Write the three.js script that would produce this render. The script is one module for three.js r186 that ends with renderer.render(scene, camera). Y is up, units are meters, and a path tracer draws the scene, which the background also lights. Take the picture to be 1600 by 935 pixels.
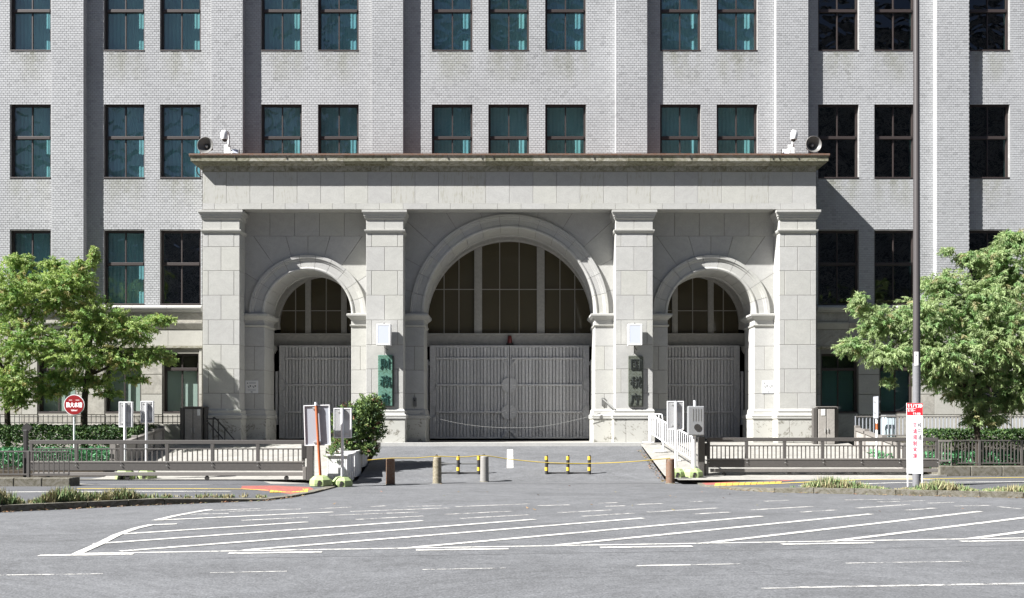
import * as THREE from 'three';
import { mergeGeometries } from 'three/addons/utils/BufferGeometryUtils.js';
import { ImprovedNoise } from 'three/addons/math/ImprovedNoise.js';

// ------------------------------------------------------------------ camera, sky, sun, exposure
const scene = new THREE.Scene();
const DIST = 35.56, EYE = 1.75, FOCAL = 1600, VX = 796, VY = 658;
const camera = new THREE.PerspectiveCamera(2 * Math.atan(467.5 / FOCAL) * 180 / Math.PI, 1600 / 935, 0.1, 900);
camera.position.set(0, EYE, DIST);
camera.lookAt(0, EYE, 0);
camera.setViewOffset(1600, 935, 800 - VX, 467.5 - VY, 1600, 935);
const SUN = new THREE.Vector3(-2.8, 2.9, 1.22).normalize();
// clear autumn sky: pale towards the horizon, brighter round the sun, deep blue away from it
{
  const W = 512, H = 256, d = new Float32Array(W * H * 4), v = new THREE.Vector3();
  for (let j = 0; j < H; j++) for (let i = 0; i < W; i++) {
    const up = ((j + 0.5) / H - 0.5) * Math.PI, az = ((i + 0.5) / W - 0.5) * 2 * Math.PI;
    v.set(Math.cos(az) * Math.cos(up), Math.sin(up), Math.sin(az) * Math.cos(up));
    const h = Math.max(0, v.y), t = Math.pow(1 - h, 3.2), c = Math.max(0, v.dot(SUN)), glow = 0.1 * Math.pow(c, 6) + 0.4 * Math.pow(c, 60), o = (j * W + i) * 4;
    d[o] = 0.022 + 0.05 * t + glow; d[o + 1] = 0.037 + 0.052 * t + glow * 0.98; d[o + 2] = 0.075 + 0.052 * t + glow * 0.96; d[o + 3] = 1;
    if (v.y < 0) { d[o] = 0.12; d[o + 1] = 0.12; d[o + 2] = 0.12; }
  }
  const t = new THREE.DataTexture(d, W, H, THREE.RGBAFormat, THREE.FloatType); t.mapping = THREE.EquirectangularReflectionMapping; t.magFilter = THREE.LinearFilter; t.needsUpdate = true;
  scene.background = t; scene.environment = t;
}
const sun = new THREE.DirectionalLight(new THREE.Color(1, 0.983, 0.96), 5);
sun.position.copy(SUN).multiplyScalar(120);
sun.castShadow = true;
sun.shadow.mapSize.set(4096, 4096);
Object.assign(sun.shadow.camera, { left: -50, right: 50, top: 50, bottom: -50, near: 1, far: 300 });
scene.add(sun, sun.target);
const renderer = new THREE.WebGLRenderer({ antialias: true });
renderer.toneMapping = THREE.LinearToneMapping;
renderer.toneMappingExposure = 3.3;
renderer.shadowMap.enabled = true;

// ------------------------------------------------------------------ helpers
const X = (px, z) => (px - VX) * (DIST - z) / FOCAL;          // photograph measure -> metres on the plane at depth z
const Y = (py, z) => EYE - (py - VY) * (DIST - z) / FOCAL;
const onRoad = (px, py, h = 0) => { const d = (EYE - h) * FOCAL / (py - VY); return [(px - VX) * d / FOCAL, DIST - d]; };
let seedState = 12345;
const seed = (s) => { seedState = s >>> 0; };
const rnd = () => { seedState = (seedState + 0x6d2b79f5) | 0; let t = Math.imul(seedState ^ (seedState >>> 15), 1 | seedState); t = (t + Math.imul(t ^ (t >>> 7), 61 | t)) ^ t; return ((t ^ (t >>> 14)) >>> 0) / 4294967296; };
const rr = (a, b) => a + (b - a) * rnd();
const V = (x, y, z) => new THREE.Vector3(x, y, z);
const perlin = new ImprovedNoise();
const taken = new Map();
const numbered = (n) => { const k = taken.get(n) ?? 0; taken.set(n, k + 1); return k ? n + '_' + String(k).padStart(3, '0') : n; };
const origin = new WeakMap();
function thing(name, label, category, pos = [0, 0, 0], group, kind) {
  const g = new THREE.Group(); g.name = numbered(name); g.position.set(...pos);
  g.userData = { label, category }; if (group) g.userData.group = group; if (kind) g.userData.kind = kind;
  origin.set(g, V(...pos)); scene.add(g); return g;
}
function structure(name, geo, mat) { const m = new THREE.Mesh(geo, mat); m.name = numbered(name); m.userData = { kind: 'structure' }; shade(m); scene.add(m); return m; }
const shade = (m) => { m.castShadow = true; m.receiveShadow = true; return m; };
// world-space geometry becomes a part of the thing (moved into its own axes)
function part(parent, name, geo, mat) {
  const o = origin.get(parent) ?? V(0, 0, 0);
  geo.translate(-o.x, -o.y, -o.z);
  const m = shade(new THREE.Mesh(geo, mat)); m.name = name; parent.add(m); origin.set(m, o); return m;
}
function partGroup(parent, name) { const g = new THREE.Group(); g.name = name; parent.add(g); origin.set(g, origin.get(parent)); return g; }
// geometry already in the parent's own axes
function own(parent, name, geo, mat) { const m = shade(new THREE.Mesh(geo, mat)); m.name = name; parent.add(m); return m; }

function flat(positions) {
  const g = new THREE.BufferGeometry(); g.setAttribute('position', new THREE.Float32BufferAttribute(positions, 3)); g.computeVertexNormals(); return uvm(g);
}
// uv in metres from the dominant axis of each face
function uvm(g, s = 1) {
  if (g.index) g = g.toNonIndexed();
  const p = g.attributes.position, n = g.attributes.normal, uv = new Float32Array(p.count * 2), ox = rnd() * 7, oy = rnd() * 7;
  for (let i = 0; i < p.count; i++) {
    const ax = Math.abs(n.getX(i)), ay = Math.abs(n.getY(i)), az = Math.abs(n.getZ(i));
    let u, v;
    if (ay > ax && ay > az) { u = p.getX(i); v = p.getZ(i); } else if (ax > az) { u = p.getZ(i); v = p.getY(i); } else { u = p.getX(i); v = p.getY(i); }
    uv[i * 2] = u * s + ox; uv[i * 2 + 1] = v * s + oy;
  }
  g.setAttribute('uv', new THREE.BufferAttribute(uv, 2)); return g;
}
const quad = (out, a, b, c, d) => out.push(...a, ...b, ...c, ...a, ...c, ...d);
// a box between two corners with chamfered edges along the face towards +z and the ends
function block(x0, x1, y0, y1, z0, z1, c = 0.006) {
  const o = [], cz = z1 - c;
  const B = [[x0, y0, z0], [x1, y0, z0], [x1, y1, z0], [x0, y1, z0]], M = [[x0, y0, cz], [x1, y0, cz], [x1, y1, cz], [x0, y1, cz]], F = [[x0 + c, y0 + c, z1], [x1 - c, y0 + c, z1], [x1 - c, y1 - c, z1], [x0 + c, y1 - c, z1]];
  quad(o, ...F); quad(o, B[3], B[2], B[1], B[0]);
  for (let i = 0; i < 4; i++) { const j = (i + 1) % 4; quad(o, M[i], M[j], F[j], F[i]); quad(o, B[i], B[j], M[j], M[i]); }
  return flat(o);
}
function box(x0, x1, y0, y1, z0, z1) { const g = new THREE.BoxGeometry(x1 - x0, y1 - y0, z1 - z0); g.translate((x0 + x1) / 2, (y0 + y1) / 2, (z0 + z1) / 2); return uvm(g); }
// a box with all twelve edges chamfered
function softBox(x0, x1, y0, y1, z0, z1, c = 0.008) {
  const g = new THREE.BoxGeometry(1, 1, 1, 3, 3, 3).toNonIndexed(), p = g.attributes.position, L = [[x0, x1], [y0, y1], [z0, z1]];
  const map = (t, [a, b]) => t < -0.4 ? a : t > 0.4 ? b : t < 0 ? a + c : b - c;
  for (let i = 0; i < p.count; i++) {
    const q = [p.getX(i), p.getY(i), p.getZ(i)], e = q.map((t) => Math.abs(t) > 0.4), k = e.filter(Boolean).length, w = q.map((t, j) => map(t, L[j]));
    if (k >= 2) for (let j = 0; j < 3; j++) if (e[j]) w[j] += (q[j] < 0 ? 1 : -1) * c * (k === 2 ? 0.29 : 0.42);
    p.setXYZ(i, ...w);
  }
  g.computeVertexNormals(); return uvm(g);
}
// moulding swept round a rectangle in plan; profile: [outset, height] from bottom to top
function ringMould(x0, x1, z0, z1, prof) {
  const o = [], ring = ([d, y]) => [[x0 - d, y, z1 + d], [x1 + d, y, z1 + d], [x1 + d, y, z0 - d], [x0 - d, y, z0 - d]];
  for (let k = 0; k < prof.length - 1; k++) { const a = ring(prof[k]), b = ring(prof[k + 1]); for (let i = 0; i < 4; i++) { const j = (i + 1) % 4; quad(o, a[i], a[j], b[j], b[i]); } }
  const t = ring(prof.at(-1)), b = ring(prof[0]); quad(o, ...t); quad(o, b[3], b[2], b[1], b[0]);
  return flat(o);
}
// closed profile [[z, y], ...] (counter-clockwise seen from +x) run along x
function runX(x0, x1, prof) {
  const o = [], n = prof.length, cz = prof.reduce((s, p) => s + p[0], 0) / n, cy = prof.reduce((s, p) => s + p[1], 0) / n;
  for (let i = 0; i < n; i++) {
    const [az, ay] = prof[i], [bz, by] = prof[(i + 1) % n];
    quad(o, [x0, ay, az], [x0, by, bz], [x1, by, bz], [x1, ay, az]);
    o.push(x1, cy, cz, x1, ay, az, x1, by, bz, x0, cy, cz, x0, by, bz, x0, ay, az);
  }
  return flat(o);
}
// closed profile [[r, z], ...] swept round a horizontal axis through (cx, cy)
function arcSweep(cx, cy, prof, a0, a1, n) {
  const o = [], m = prof.length, at = ([r, z], a) => [cx + r * Math.cos(a), cy + r * Math.sin(a), z];
  const mid = [prof.reduce((s, p) => s + p[0], 0) / m, prof.reduce((s, p) => s + p[1], 0) / m];
  for (let k = 0; k < n; k++) {
    const u = a0 + (a1 - a0) * k / n, v = a0 + (a1 - a0) * (k + 1) / n;
    for (let i = 0; i < m; i++) { const p = prof[i], q = prof[(i + 1) % m]; quad(o, at(p, u), at(q, u), at(q, v), at(p, v)); }
  }
  for (let i = 0; i < m; i++) { const p = prof[i], q = prof[(i + 1) % m]; o.push(...at(mid, a0), ...at(q, a0), ...at(p, a0), ...at(mid, a1), ...at(p, a1), ...at(q, a1)); }
  return flat(o);
}
function extrude(pts, z0, z1, holes = [], curve = 12) {
  const s = pts instanceof THREE.Shape ? pts : new THREE.Shape(pts.map(([x, y]) => new THREE.Vector2(x, y)));
  s.holes.push(...holes);
  const g = new THREE.ExtrudeGeometry(s, { depth: z1 - z0, bevelEnabled: false, curveSegments: curve }); g.translate(0, 0, z0);
  return uvm(g);
}
const rectPath = (x0, x1, y0, y1) => new THREE.Path([[x0, y0], [x0, y1], [x1, y1], [x1, y0]].map(([x, y]) => new THREE.Vector2(x, y)));
function archPath(cx, cy, r, y0) { const p = new THREE.Path(); p.moveTo(cx - r, y0); p.lineTo(cx - r, cy); p.absarc(cx, cy, r, Math.PI, 0, true); p.lineTo(cx + r, y0); p.closePath(); return p; }
function tube(points, r0, r1 = r0, sides = 8, cap = true) {
  const c = new THREE.CatmullRomCurve3(points, false, 'centripetal'), n = Math.max(2, (points.length - 1) * 4), o = [], rings = [];
  let prev = null;
  for (let i = 0; i <= n; i++) {
    const t = i / n, p = c.getPoint(t), d = c.getTangent(t), up = Math.abs(d.y) > 0.9 ? V(1, 0, 0) : V(0, 1, 0);
    let a = prev ? prev.clone().addScaledVector(d, -prev.dot(d)).normalize() : V().crossVectors(d, up).normalize(); prev = a;
    const b = V().crossVectors(d, a), r = r0 + (r1 - r0) * t, ring = [];
    for (let k = 0; k < sides; k++) { const w = k / sides * 2 * Math.PI; ring.push(p.clone().addScaledVector(a, Math.cos(w) * r).addScaledVector(b, Math.sin(w) * r).toArray()); }
    rings.push(ring);
  }
  const pos = rings.flat(2), idx = [];
  for (let i = 0; i < n; i++) for (let k = 0; k < sides; k++) { const a = i * sides + k, b = i * sides + (k + 1) % sides; idx.push(a, b, b + sides, a, b + sides, a + sides); }
  if (cap) for (let k = 1; k < sides - 1; k++) { idx.push(0, k + 1, k, n * sides, n * sides + k, n * sides + k + 1); }
  const g = new THREE.BufferGeometry(); g.setAttribute('position', new THREE.Float32BufferAttribute(pos, 3)); g.setIndex(idx); g.computeVertexNormals();
  return uvm(g);
}
const rod = (a, b, r, sides = 8) => tube([a, b], r, r, sides);
function cyl(x, y0, y1, z, r0, r1 = r0, n = 20) { const g = new THREE.CylinderGeometry(r1, r0, y1 - y0, n); g.translate(x, (y0 + y1) / 2, z); return uvm(g); }
function lathe(pts, n = 24) { return uvm(new THREE.LatheGeometry(pts.map(([r, y]) => new THREE.Vector2(r, y)), n)); }
const merged = (...g) => mergeGeometries(g.map((q) => { if (q.index) q = q.toNonIndexed(); for (const k of Object.keys(q.attributes)) if (!['position', 'normal', 'uv'].includes(k)) q.deleteAttribute(k); return q; }));

// ------------------------------------------------------------------ textures and materials
function noiseTex(size, fn, srgb = true) {
  const d = new Uint8Array(size * size * 4);
  for (let y = 0; y < size; y++) for (let x = 0; x < size; x++) { const c = fn(x / size, y / size, x, y); for (let k = 0; k < 3; k++) d[(y * size + x) * 4 + k] = Math.max(0, Math.min(255, c[k] * 255)); d[(y * size + x) * 4 + 3] = c.length > 3 ? c[3] * 255 : 255; }
  const t = new THREE.DataTexture(d, size, size); t.magFilter = THREE.LinearFilter; t.wrapS = t.wrapT = THREE.RepeatWrapping; if (srgb) t.colorSpace = THREE.SRGBColorSpace; t.needsUpdate = true; return t;
}
// noise that tiles on the unit square
const tile = (u, v, f, z = 0) => { const a = u * 2 * Math.PI, b = v * 2 * Math.PI, r = f / 6.283; return perlin.noise(Math.cos(a) * r + 31.4, Math.sin(a) * r + Math.cos(b) * r * 1.37 + 7.7, Math.sin(b) * r + z + 3.3); };
const rep = (t, s) => { const c = t.clone(); c.repeat.set(s, s); c.needsUpdate = true; return c; };
seed(7);
const stoneTex = noiseTex(512, (u, v) => { const m = tile(u, v, 6) * 0.025 + tile(u, v, 22, 9) * 0.025 + tile(u, v, 70, 4) * 0.03, s = (rnd() - 0.5) * 0.08, k = 0.94 + m + s; return [k, k * 0.998, k * 0.985]; });
const stoneBump = noiseTex(512, (u, v) => { const k = 0.5 + tile(u, v, 60, 2) * 0.35 + (rnd() - 0.5) * 0.35; return [k, k, k]; }, false);
const dirtyTex = noiseTex(512, (u, v) => { const n = tile(u, v * 0.999, 9, 5) + tile(u, v, 28, 8) * 0.7 + tile(u, v, 90, 1) * 0.5, d = Math.max(0, Math.min(1, 0.35 + n * 0.9)), s = (rnd() - 0.5) * 0.1, k = 0.97 - d * 0.26 + s; return [k, k * (1 - d * 0.02), k * (0.97 - d * 0.1)]; });
const grain = new Float32Array(1024 * 1024).map(() => rnd());
const asphaltTex = noiseTex(1024, (u, v, px, py) => { const G = (a, b) => grain[((py + b) & 1023) * 1024 + ((px + a) & 1023)], q = (G(0, 0) * 2 + G(1, 0) + G(0, 1) + G(1, 1)) / 5, s = (q - 0.5) * 0.42 + (rnd() > 0.975 ? 0.2 : 0) - (rnd() > 0.975 ? 0.2 : 0), m = tile(u, v, 5) * 0.05 + tile(u, v, 24, 6) * 0.06 + tile(u, v, 90, 2) * 0.07, k = 0.8 + s + m; return [k * 0.985, k * 0.995, k]; });
const asphaltBump = noiseTex(1024, (u, v) => { const k = 0.5 + tile(u, v, 150, 3) * 0.4 + (rnd() - 0.5) * 0.6; return [k, k, k]; }, false);
const grimeTex = noiseTex(512, (u, v) => { const n = tile(u, v, 7, 2) + tile(u, v, 26, 6) * 0.6 + tile(u, v, 80, 3) * 0.5, d = Math.max(0, Math.min(1, (n - 0.22) * 2.4)), s = (rnd() - 0.5) * 0.09, k = 0.95 - d * 0.3 + s; return [k, k * (1 - d * 0.015), k * (0.985 - d * 0.05)]; });
const streakTex = noiseTex(512, (u, v) => { const n = tile(u, v * 0.12, 40, 2) + tile(u, v * 0.2, 90, 6) * 0.6 + tile(u, v, 12, 3) * 0.5, d = Math.max(0, Math.min(1, (n - 0.05) * 1.3)), s = (rnd() - 0.5) * 0.08, k = 0.95 - d * 0.075 + s; return [k, k * 0.998, k * (0.985 - d * 0.03)]; });
streakTex.repeat.set(0.5, 0.5);
const concreteTex = noiseTex(512, (u, v) => { const m = tile(u, v, 5) * 0.07 + tile(u, v, 18, 3) * 0.08 + tile(u, v, 60, 5) * 0.06, k = 0.9 + m + (rnd() - 0.5) * 0.1; return [k, k * 0.99, k * 0.97]; });
const waveBump = noiseTex(256, (u, v) => { const k = 0.5 + tile(u, v, 3) * 0.5 + tile(u, v, 8, 4) * 0.14; return [k, k, k]; }, false);
const wornAlpha = noiseTex(512, (u, v) => { const n = tile(u, v, 14) * 0.5 + tile(u, v, 50, 7) * 0.5 + (rnd() - 0.5) * 0.9, k = 0.62 + n; return [k, k, k]; }, false);
const metalTex = noiseTex(256, (u, v) => { const k = 0.93 + tile(u, v, 12) * 0.06 + tile(u, v, 50, 5) * 0.05 + (rnd() - 0.5) * 0.04; return [k, k, k]; });
const rustTex = noiseTex(256, (u, v) => { const n = tile(u, v, 14) + tile(u, v, 40, 3) * 0.8, k = 0.8 + (rnd() - 0.5) * 0.15; return n > 0 ? [k * 0.98, k * 0.83, k * 0.72] : [k, k * 0.97, k * 0.93]; });

const col = (r, g, b) => new THREE.Color().setRGB(r, g, b);
const std = (c, o = {}) => new THREE.MeshStandardMaterial({ color: col(...c), roughness: 0.85, ...o });
const stoneTones = [1, 0.975, 1.02, 0.955, 0.99].map((k, i) => std([0.44 * k, 0.438 * k, (0.432 - 0.008 * (i % 3)) * k], { map: rep(stoneTex, 0.7), bumpMap: rep(stoneBump, 0.9), bumpScale: 0.004, roughness: 0.9 }));
const stoneAny = () => stoneTones[Math.floor(rnd() * stoneTones.length)];
const M = {
  stone: stoneTones[0],
  grimeStone: std([0.44, 0.435, 0.415], { map: rep(grimeTex, 0.55), bumpMap: rep(stoneBump, 0.9), bumpScale: 0.004, roughness: 0.92 }),
  streakStone: std([0.43, 0.427, 0.41], { map: streakTex, bumpMap: rep(stoneBump, 0.9), bumpScale: 0.004, roughness: 0.92 }),
  joint: std([0.2, 0.19, 0.17], { map: rep(stoneTex, 1) }),
  dirtyStone: std([0.35, 0.34, 0.305], { map: rep(dirtyTex, 0.8), bumpMap: rep(stoneBump, 0.9), bumpScale: 0.005, roughness: 0.95 }),
  mossStone: std([0.24, 0.235, 0.19], { map: rep(dirtyTex, 1.1), roughness: 0.95 }),
  copper: std([0.215, 0.155, 0.125], { map: rep(rustTex, 1.2), roughness: 0.8 }),
  baseStone: [std([0.42, 0.41, 0.38], { map: rep(stoneTex, 0.6), roughness: 0.9 }), std([0.4, 0.39, 0.36], { map: rep(concreteTex, 0.5), roughness: 0.9 })],
  mortar: std([0.31, 0.313, 0.32], { map: rep(concreteTex, 0.6), roughness: 0.95 }),
  brick: std([1, 1, 1], { roughness: 0.72, map: rep(stoneTex, 1.4) }),
  frame: std([0.035, 0.026, 0.024], { roughness: 0.5 }),
  frameLight: std([0.16, 0.15, 0.145], { roughness: 0.5 }),
  glass: new THREE.MeshPhysicalMaterial({ color: col(0.42, 0.65, 0.68), roughness: 0.0, transmission: 1, thickness: 0, ior: 2.2, bumpMap: rep(waveBump, 0.8), bumpScale: 0.022 }),
  paleGlass: new THREE.MeshPhysicalMaterial({ color: col(0.62, 0.7, 0.66), roughness: 0.0, transmission: 1, thickness: 0, ior: 1.6, bumpMap: rep(waveBump, 0.7), bumpScale: 0.01 }),
  darkGlass: new THREE.MeshPhysicalMaterial({ color: col(0.3, 0.45, 0.45), roughness: 0.0, transmission: 1, thickness: 0, ior: 1.75, bumpMap: rep(waveBump, 0.7), bumpScale: 0.016 }),
  curtain: std([0.74, 0.77, 0.76], { roughness: 0.95 }),
  curtainB: std([0.62, 0.68, 0.7], { roughness: 0.95 }), curtainC: std([0.7, 0.74, 0.69], { roughness: 0.95 }),
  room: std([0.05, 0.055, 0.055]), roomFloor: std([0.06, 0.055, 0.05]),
  black: std([0.012, 0.011, 0.01]),
  gatePaint: [1, 0.93, 1.12].map((k) => std([0.66 * k, 0.66 * k, 0.665 * k], { map: rep(metalTex, 1), roughness: 0.6 })),  // board tones; the lightest also stands in for light caught on the rails
  lunettePaint: std([0.48, 0.47, 0.44], { map: rep(metalTex, 0.8), roughness: 0.7 }),
  barPaint: std([0.33, 0.315, 0.28], { roughness: 0.7 }),
  bronzeMetal: std([0.09, 0.083, 0.077], { map: rep(metalTex, 2), roughness: 0.55 }),
  bronzeLight: std([0.2, 0.185, 0.17], { map: rep(metalTex, 2), roughness: 0.6 }),
  blackMetal: std([0.03, 0.028, 0.026], { roughness: 0.5 }),
  white: std([0.78, 0.78, 0.77], { roughness: 0.55, map: rep(metalTex, 2) }),
  whitePipe: std([0.74, 0.74, 0.74], { roughness: 0.35 }),
  steel: std([0.55, 0.55, 0.54], { roughness: 0.4, metalness: 0.6, map: rep(metalTex, 3) }),
  greyBoard: std([0.33, 0.345, 0.38], { roughness: 0.45 }),
  boxGrey: std([0.24, 0.245, 0.25], { roughness: 0.55, map: rep(metalTex, 3) }),
  acrylic: new THREE.MeshPhysicalMaterial({ color: col(0.72, 0.72, 0.72), roughness: 0.25, transmission: 0.55, thickness: 0, ior: 1.45 }),
  lime: std([0.36, 0.45, 0.2], { roughness: 0.6, map: rep(metalTex, 3) }),
  orange: std([0.62, 0.19, 0.06], { roughness: 0.6, map: rep(rustTex, 3) }),
  asphalt: std([0.155, 0.155, 0.16], { map: rep(asphaltTex, 0.11), bumpMap: rep(asphaltBump, 0.25), bumpScale: 0.004, roughness: 0.93, vertexColors: true }),
  asphaltB: std([0.19, 0.19, 0.195], { map: rep(asphaltTex, 0.11), bumpMap: rep(asphaltBump, 0.25), bumpScale: 0.004, roughness: 0.93 }),
  seam: std([0.075, 0.075, 0.078], { roughness: 0.9 }),
  path: std([0.11, 0.11, 0.117], { map: rep(asphaltTex, 0.5), roughness: 0.95 }),
  concrete: std([0.3, 0.295, 0.28], { map: rep(concreteTex, 0.5), bumpMap: rep(stoneBump, 1), bumpScale: 0.003, roughness: 0.95 }),
  kerb: std([0.165, 0.155, 0.138], { map: rep(dirtyTex, 1.2), bumpMap: rep(stoneBump, 1), bumpScale: 0.006, roughness: 0.95 }),
  paint: std([0.62, 0.62, 0.61], { roughness: 0.8, alphaMap: rep(wornAlpha, 0.5), alphaTest: 0.3, map: rep(concreteTex, 1) }),
  paintFaded: std([0.52, 0.52, 0.52], { roughness: 0.85, alphaMap: rep(wornAlpha, 0.55), alphaTest: 0.56, map: rep(concreteTex, 1) }),
  redPave: std([0.3, 0.085, 0.07], { map: rep(concreteTex, 1), roughness: 0.95 }),
  yellowPave: std([0.62, 0.4, 0.06], { map: rep(concreteTex, 2), roughness: 0.9 }),
  yellowPaint: std([0.6, 0.45, 0.09], { roughness: 0.8 }),
  soil: std([0.07, 0.055, 0.04], { map: rep(dirtyTex, 2), roughness: 1 }),
  bark: std([0.06, 0.047, 0.038], { map: rep(dirtyTex, 3), bumpMap: rep(stoneBump, 3), bumpScale: 0.01, roughness: 1 }),
  leaf: new THREE.MeshPhysicalMaterial({ color: col(1, 1, 1), vertexColors: true, roughness: 0.8, transmission: 0.55, thickness: 0, ior: 1.25 }),
  hedgeLeaf: new THREE.MeshPhysicalMaterial({ color: col(1, 1, 1), vertexColors: true, roughness: 0.6, transmission: 0.2, thickness: 0, ior: 1.35 }),
  grass: std([1, 1, 1], { vertexColors: true, roughness: 0.9 }),
  pole: std([0.06, 0.054, 0.054], { roughness: 0.45 }),
  poleBase: std([0.17, 0.17, 0.18], { roughness: 0.6, map: rep(metalTex, 2) }),
  redPlastic: std([0.13, 0.012, 0.012], { roughness: 0.3 }),
  redSign: std([0.6, 0.03, 0.03], { roughness: 0.35 }),
  greenPlate: std([0.11, 0.24, 0.205], { roughness: 0.5, map: rep(dirtyTex, 2) }),
  greenLetter: std([0.012, 0.06, 0.05], { roughness: 0.5 }),
  darkPlate: std([0.12, 0.135, 0.125], { roughness: 0.45, map: rep(dirtyTex, 2.5) }),
  darkLetter: std([0.035, 0.04, 0.038], { roughness: 0.5 }),
  frosted: std([0.5, 0.53, 0.6], { roughness: 0.3 }),
  hornGrey: std([0.12, 0.12, 0.115], { roughness: 0.5 }),
  yellowRope: std([0.38, 0.28, 0.04], { roughness: 0.8 }),
  chain: std([0.3, 0.3, 0.29], { roughness: 0.4, metalness: 0.5 }),
  paleBlue: std([0.5, 0.6, 0.63], { roughness: 0.5 }),
  panelTan: std([0.33, 0.31, 0.285], { map: rep(metalTex, 1), roughness: 0.7 }),
  facing: std([0.55, 0.55, 0.54], { map: rep(concreteTex, 0.3) }),
  brownBlind: std([0.07, 0.045, 0.04], { roughness: 0.6 }),
  darkWindow: std([0.04, 0.06, 0.07], { roughness: 0.1 }),
};

// ------------------------------------------------------------------ handwriting: strokes on a 100 x 100 square, y down
const GLYPH = {
  財: '12,10 12,62|12,10 44,10 44,62|12,27 44,27|12,44 44,44|12,62 44,62|20,66 6,90|36,66 48,88|54,30 97,30|80,6 80,88 68,82|78,34 52,74',
  務: '10,12 44,12 27,30|19,22 37,36|4,42 46,42 40,56|26,42 26,92 16,86|24,48 4,78|62,4 50,30|56,18 96,18|86,18 74,40 48,54|60,28 76,44 99,54|52,66 92,66 88,94 76,88|70,54 68,74 48,97',
  省: '50,4 50,34|30,14 16,32|68,12 86,28|80,28 56,46 16,56|34,52 34,96|34,52 74,52 74,96|34,66 74,66|34,80 74,80|34,94 74,94',
  国: '12,8 12,94|12,8 88,8 88,94|12,91 88,91|28,28 72,28|30,50 70,50|25,76 75,76|50,28 50,76|60,58 68,68',
  税: '38,6 14,18|4,34 46,34|26,14 26,96|24,38 4,68|28,42 46,60|58,6 64,22|90,4 80,22|56,26 56,52|56,26 91,26 91,52|56,51 91,51|66,52 60,76 44,96|80,52 80,90 96,91 99,76',
  庁: '50,2 50,16|14,19 94,19|19,19 17,62 4,97|32,42 95,42|64,42 64,92 48,86',
  防: '12,6 12,96|12,8 38,8 25,35 40,54 24,64|66,2 66,20|44,24 98,24|62,24 60,60 40,95|60,46 90,46 86,93 72,88',
  火: '22,28 32,52|82,24 68,48|50,4 48,50 8,97|52,50 94,97',
  水: '50,4 50,95 36,88|10,32 40,32 8,82|86,22 62,44|56,40 95,88',
  槽: '4,30 36,30|20,6 20,96|18,34 4,66|40,18 98,18|58,6 58,52|78,6 78,52|44,28 44,52 94,52 94,28 44,28|44,40 94,40|48,60 48,96|48,60 90,60 90,96|48,78 90,78|48,94 90,94',
  桜: '4,32 44,32|26,6 26,96|24,36 4,72|28,38 46,58|54,8 58,24|72,4 74,20|95,6 84,26|46,48 99,48|66,30 58,66 94,96|84,48 76,74 46,97',
  田: '10,12 10,92|10,12 90,12 90,92|10,90 90,90|50,12 50,90|10,51 90,51',
  通: '12,6 22,20|4,38 22,38 22,72 6,90|22,74 38,90 98,92|44,8 86,8 68,24|58,14 72,26|44,30 44,82|44,30 88,30 88,82 78,79|44,46 88,46|44,62 88,62|66,30 66,84',
  り: '30,10 28,52 38,42|70,8 74,50 66,78 42,97',
  交: '50,2 50,18|8,22 92,22|34,30 14,50|66,30 86,48|66,46 46,76 8,97|34,46 56,76 92,97',
  規: '6,22 46,22|4,44 48,44|28,6 26,52 4,95|28,50 46,86|56,8 56,58|56,8 91,8 91,58|56,24 91,24|56,41 91,41|56,58 91,58|65,58 60,82 44,97|80,58 80,90 98,90 99,76',
  制: '16,8 8,28|12,22 56,22|2,40 60,40|32,4 32,97|12,56 12,84|12,56 54,56 54,84 46,81|72,12 72,70|92,4 92,95 80,88',
  実: '50,2 50,14|8,16 8,30|8,16 92,16 88,30|24,34 76,34|24,48 76,48|8,63 92,63|50,26 50,63 10,97|52,65 92,97',
  施: '24,2 24,18|2,22 46,22|20,22 18,58 2,95|20,48 42,48 38,94 26,89|60,2 46,30|54,18 98,18|50,42 92,35 90,66 81,64|70,26 70,72|57,40 57,90 96,91 99,76',
  日: '18,8 18,94|18,8 82,8 82,94|18,50 82,50|18,92 82,92',
};
const strokes = (ch) => GLYPH[ch].split('|').map((s) => s.split(' ').map((p) => p.split(',').map(Number)));
function write(ctx, ch, x, y, w, h, lw, color) {
  ctx.strokeStyle = color; ctx.lineWidth = lw; ctx.lineCap = 'round'; ctx.lineJoin = 'round';
  for (const s of strokes(ch)) { ctx.beginPath(); s.forEach(([a, b], i) => { const px = x + a / 100 * w, py = y + b / 100 * h; if (i) ctx.lineTo(px, py); else ctx.moveTo(px, py); }); ctx.stroke(); }
}
// raised brush-like strokes as one geometry, in a w x h box whose lower left corner is at (x, y), on the plane z
function raised(ch, x, y, w, h, z, lw, t) {
  const gs = []; let n = 0;
  for (const s of strokes(ch)) for (let i = 0; i < s.length - 1; i++) {
    const a = V(x + s[i][0] / 100 * w, y + h - s[i][1] / 100 * h, 0), b = V(x + s[i + 1][0] / 100 * w, y + h - s[i + 1][1] / 100 * h, 0), d = b.clone().sub(a), L = d.length(), u = d.normalize(), p = V(-u.y, u.x, 0);
    const horizontal = Math.abs(u.x) > 0.8, wa = lw * (horizontal ? 0.75 : 1.15), wb = wa * (i === s.length - 2 ? 0.7 : 1), zz = z + 0.0006 * (n++ % 9);
    a.addScaledVector(u, -wa * 0.4); b.addScaledVector(u, wb * 0.4);
    const c = [a.clone().addScaledVector(p, wa / 2), a.clone().addScaledVector(p, -wa / 2), b.clone().addScaledVector(p, -wb / 2), b.clone().addScaledVector(p, wb / 2)].map((q) => [q.x, q.y]);
    gs.push(extrude(c, zz - 0.02, zz + t));
  }
  return merged(...gs);
}
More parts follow.
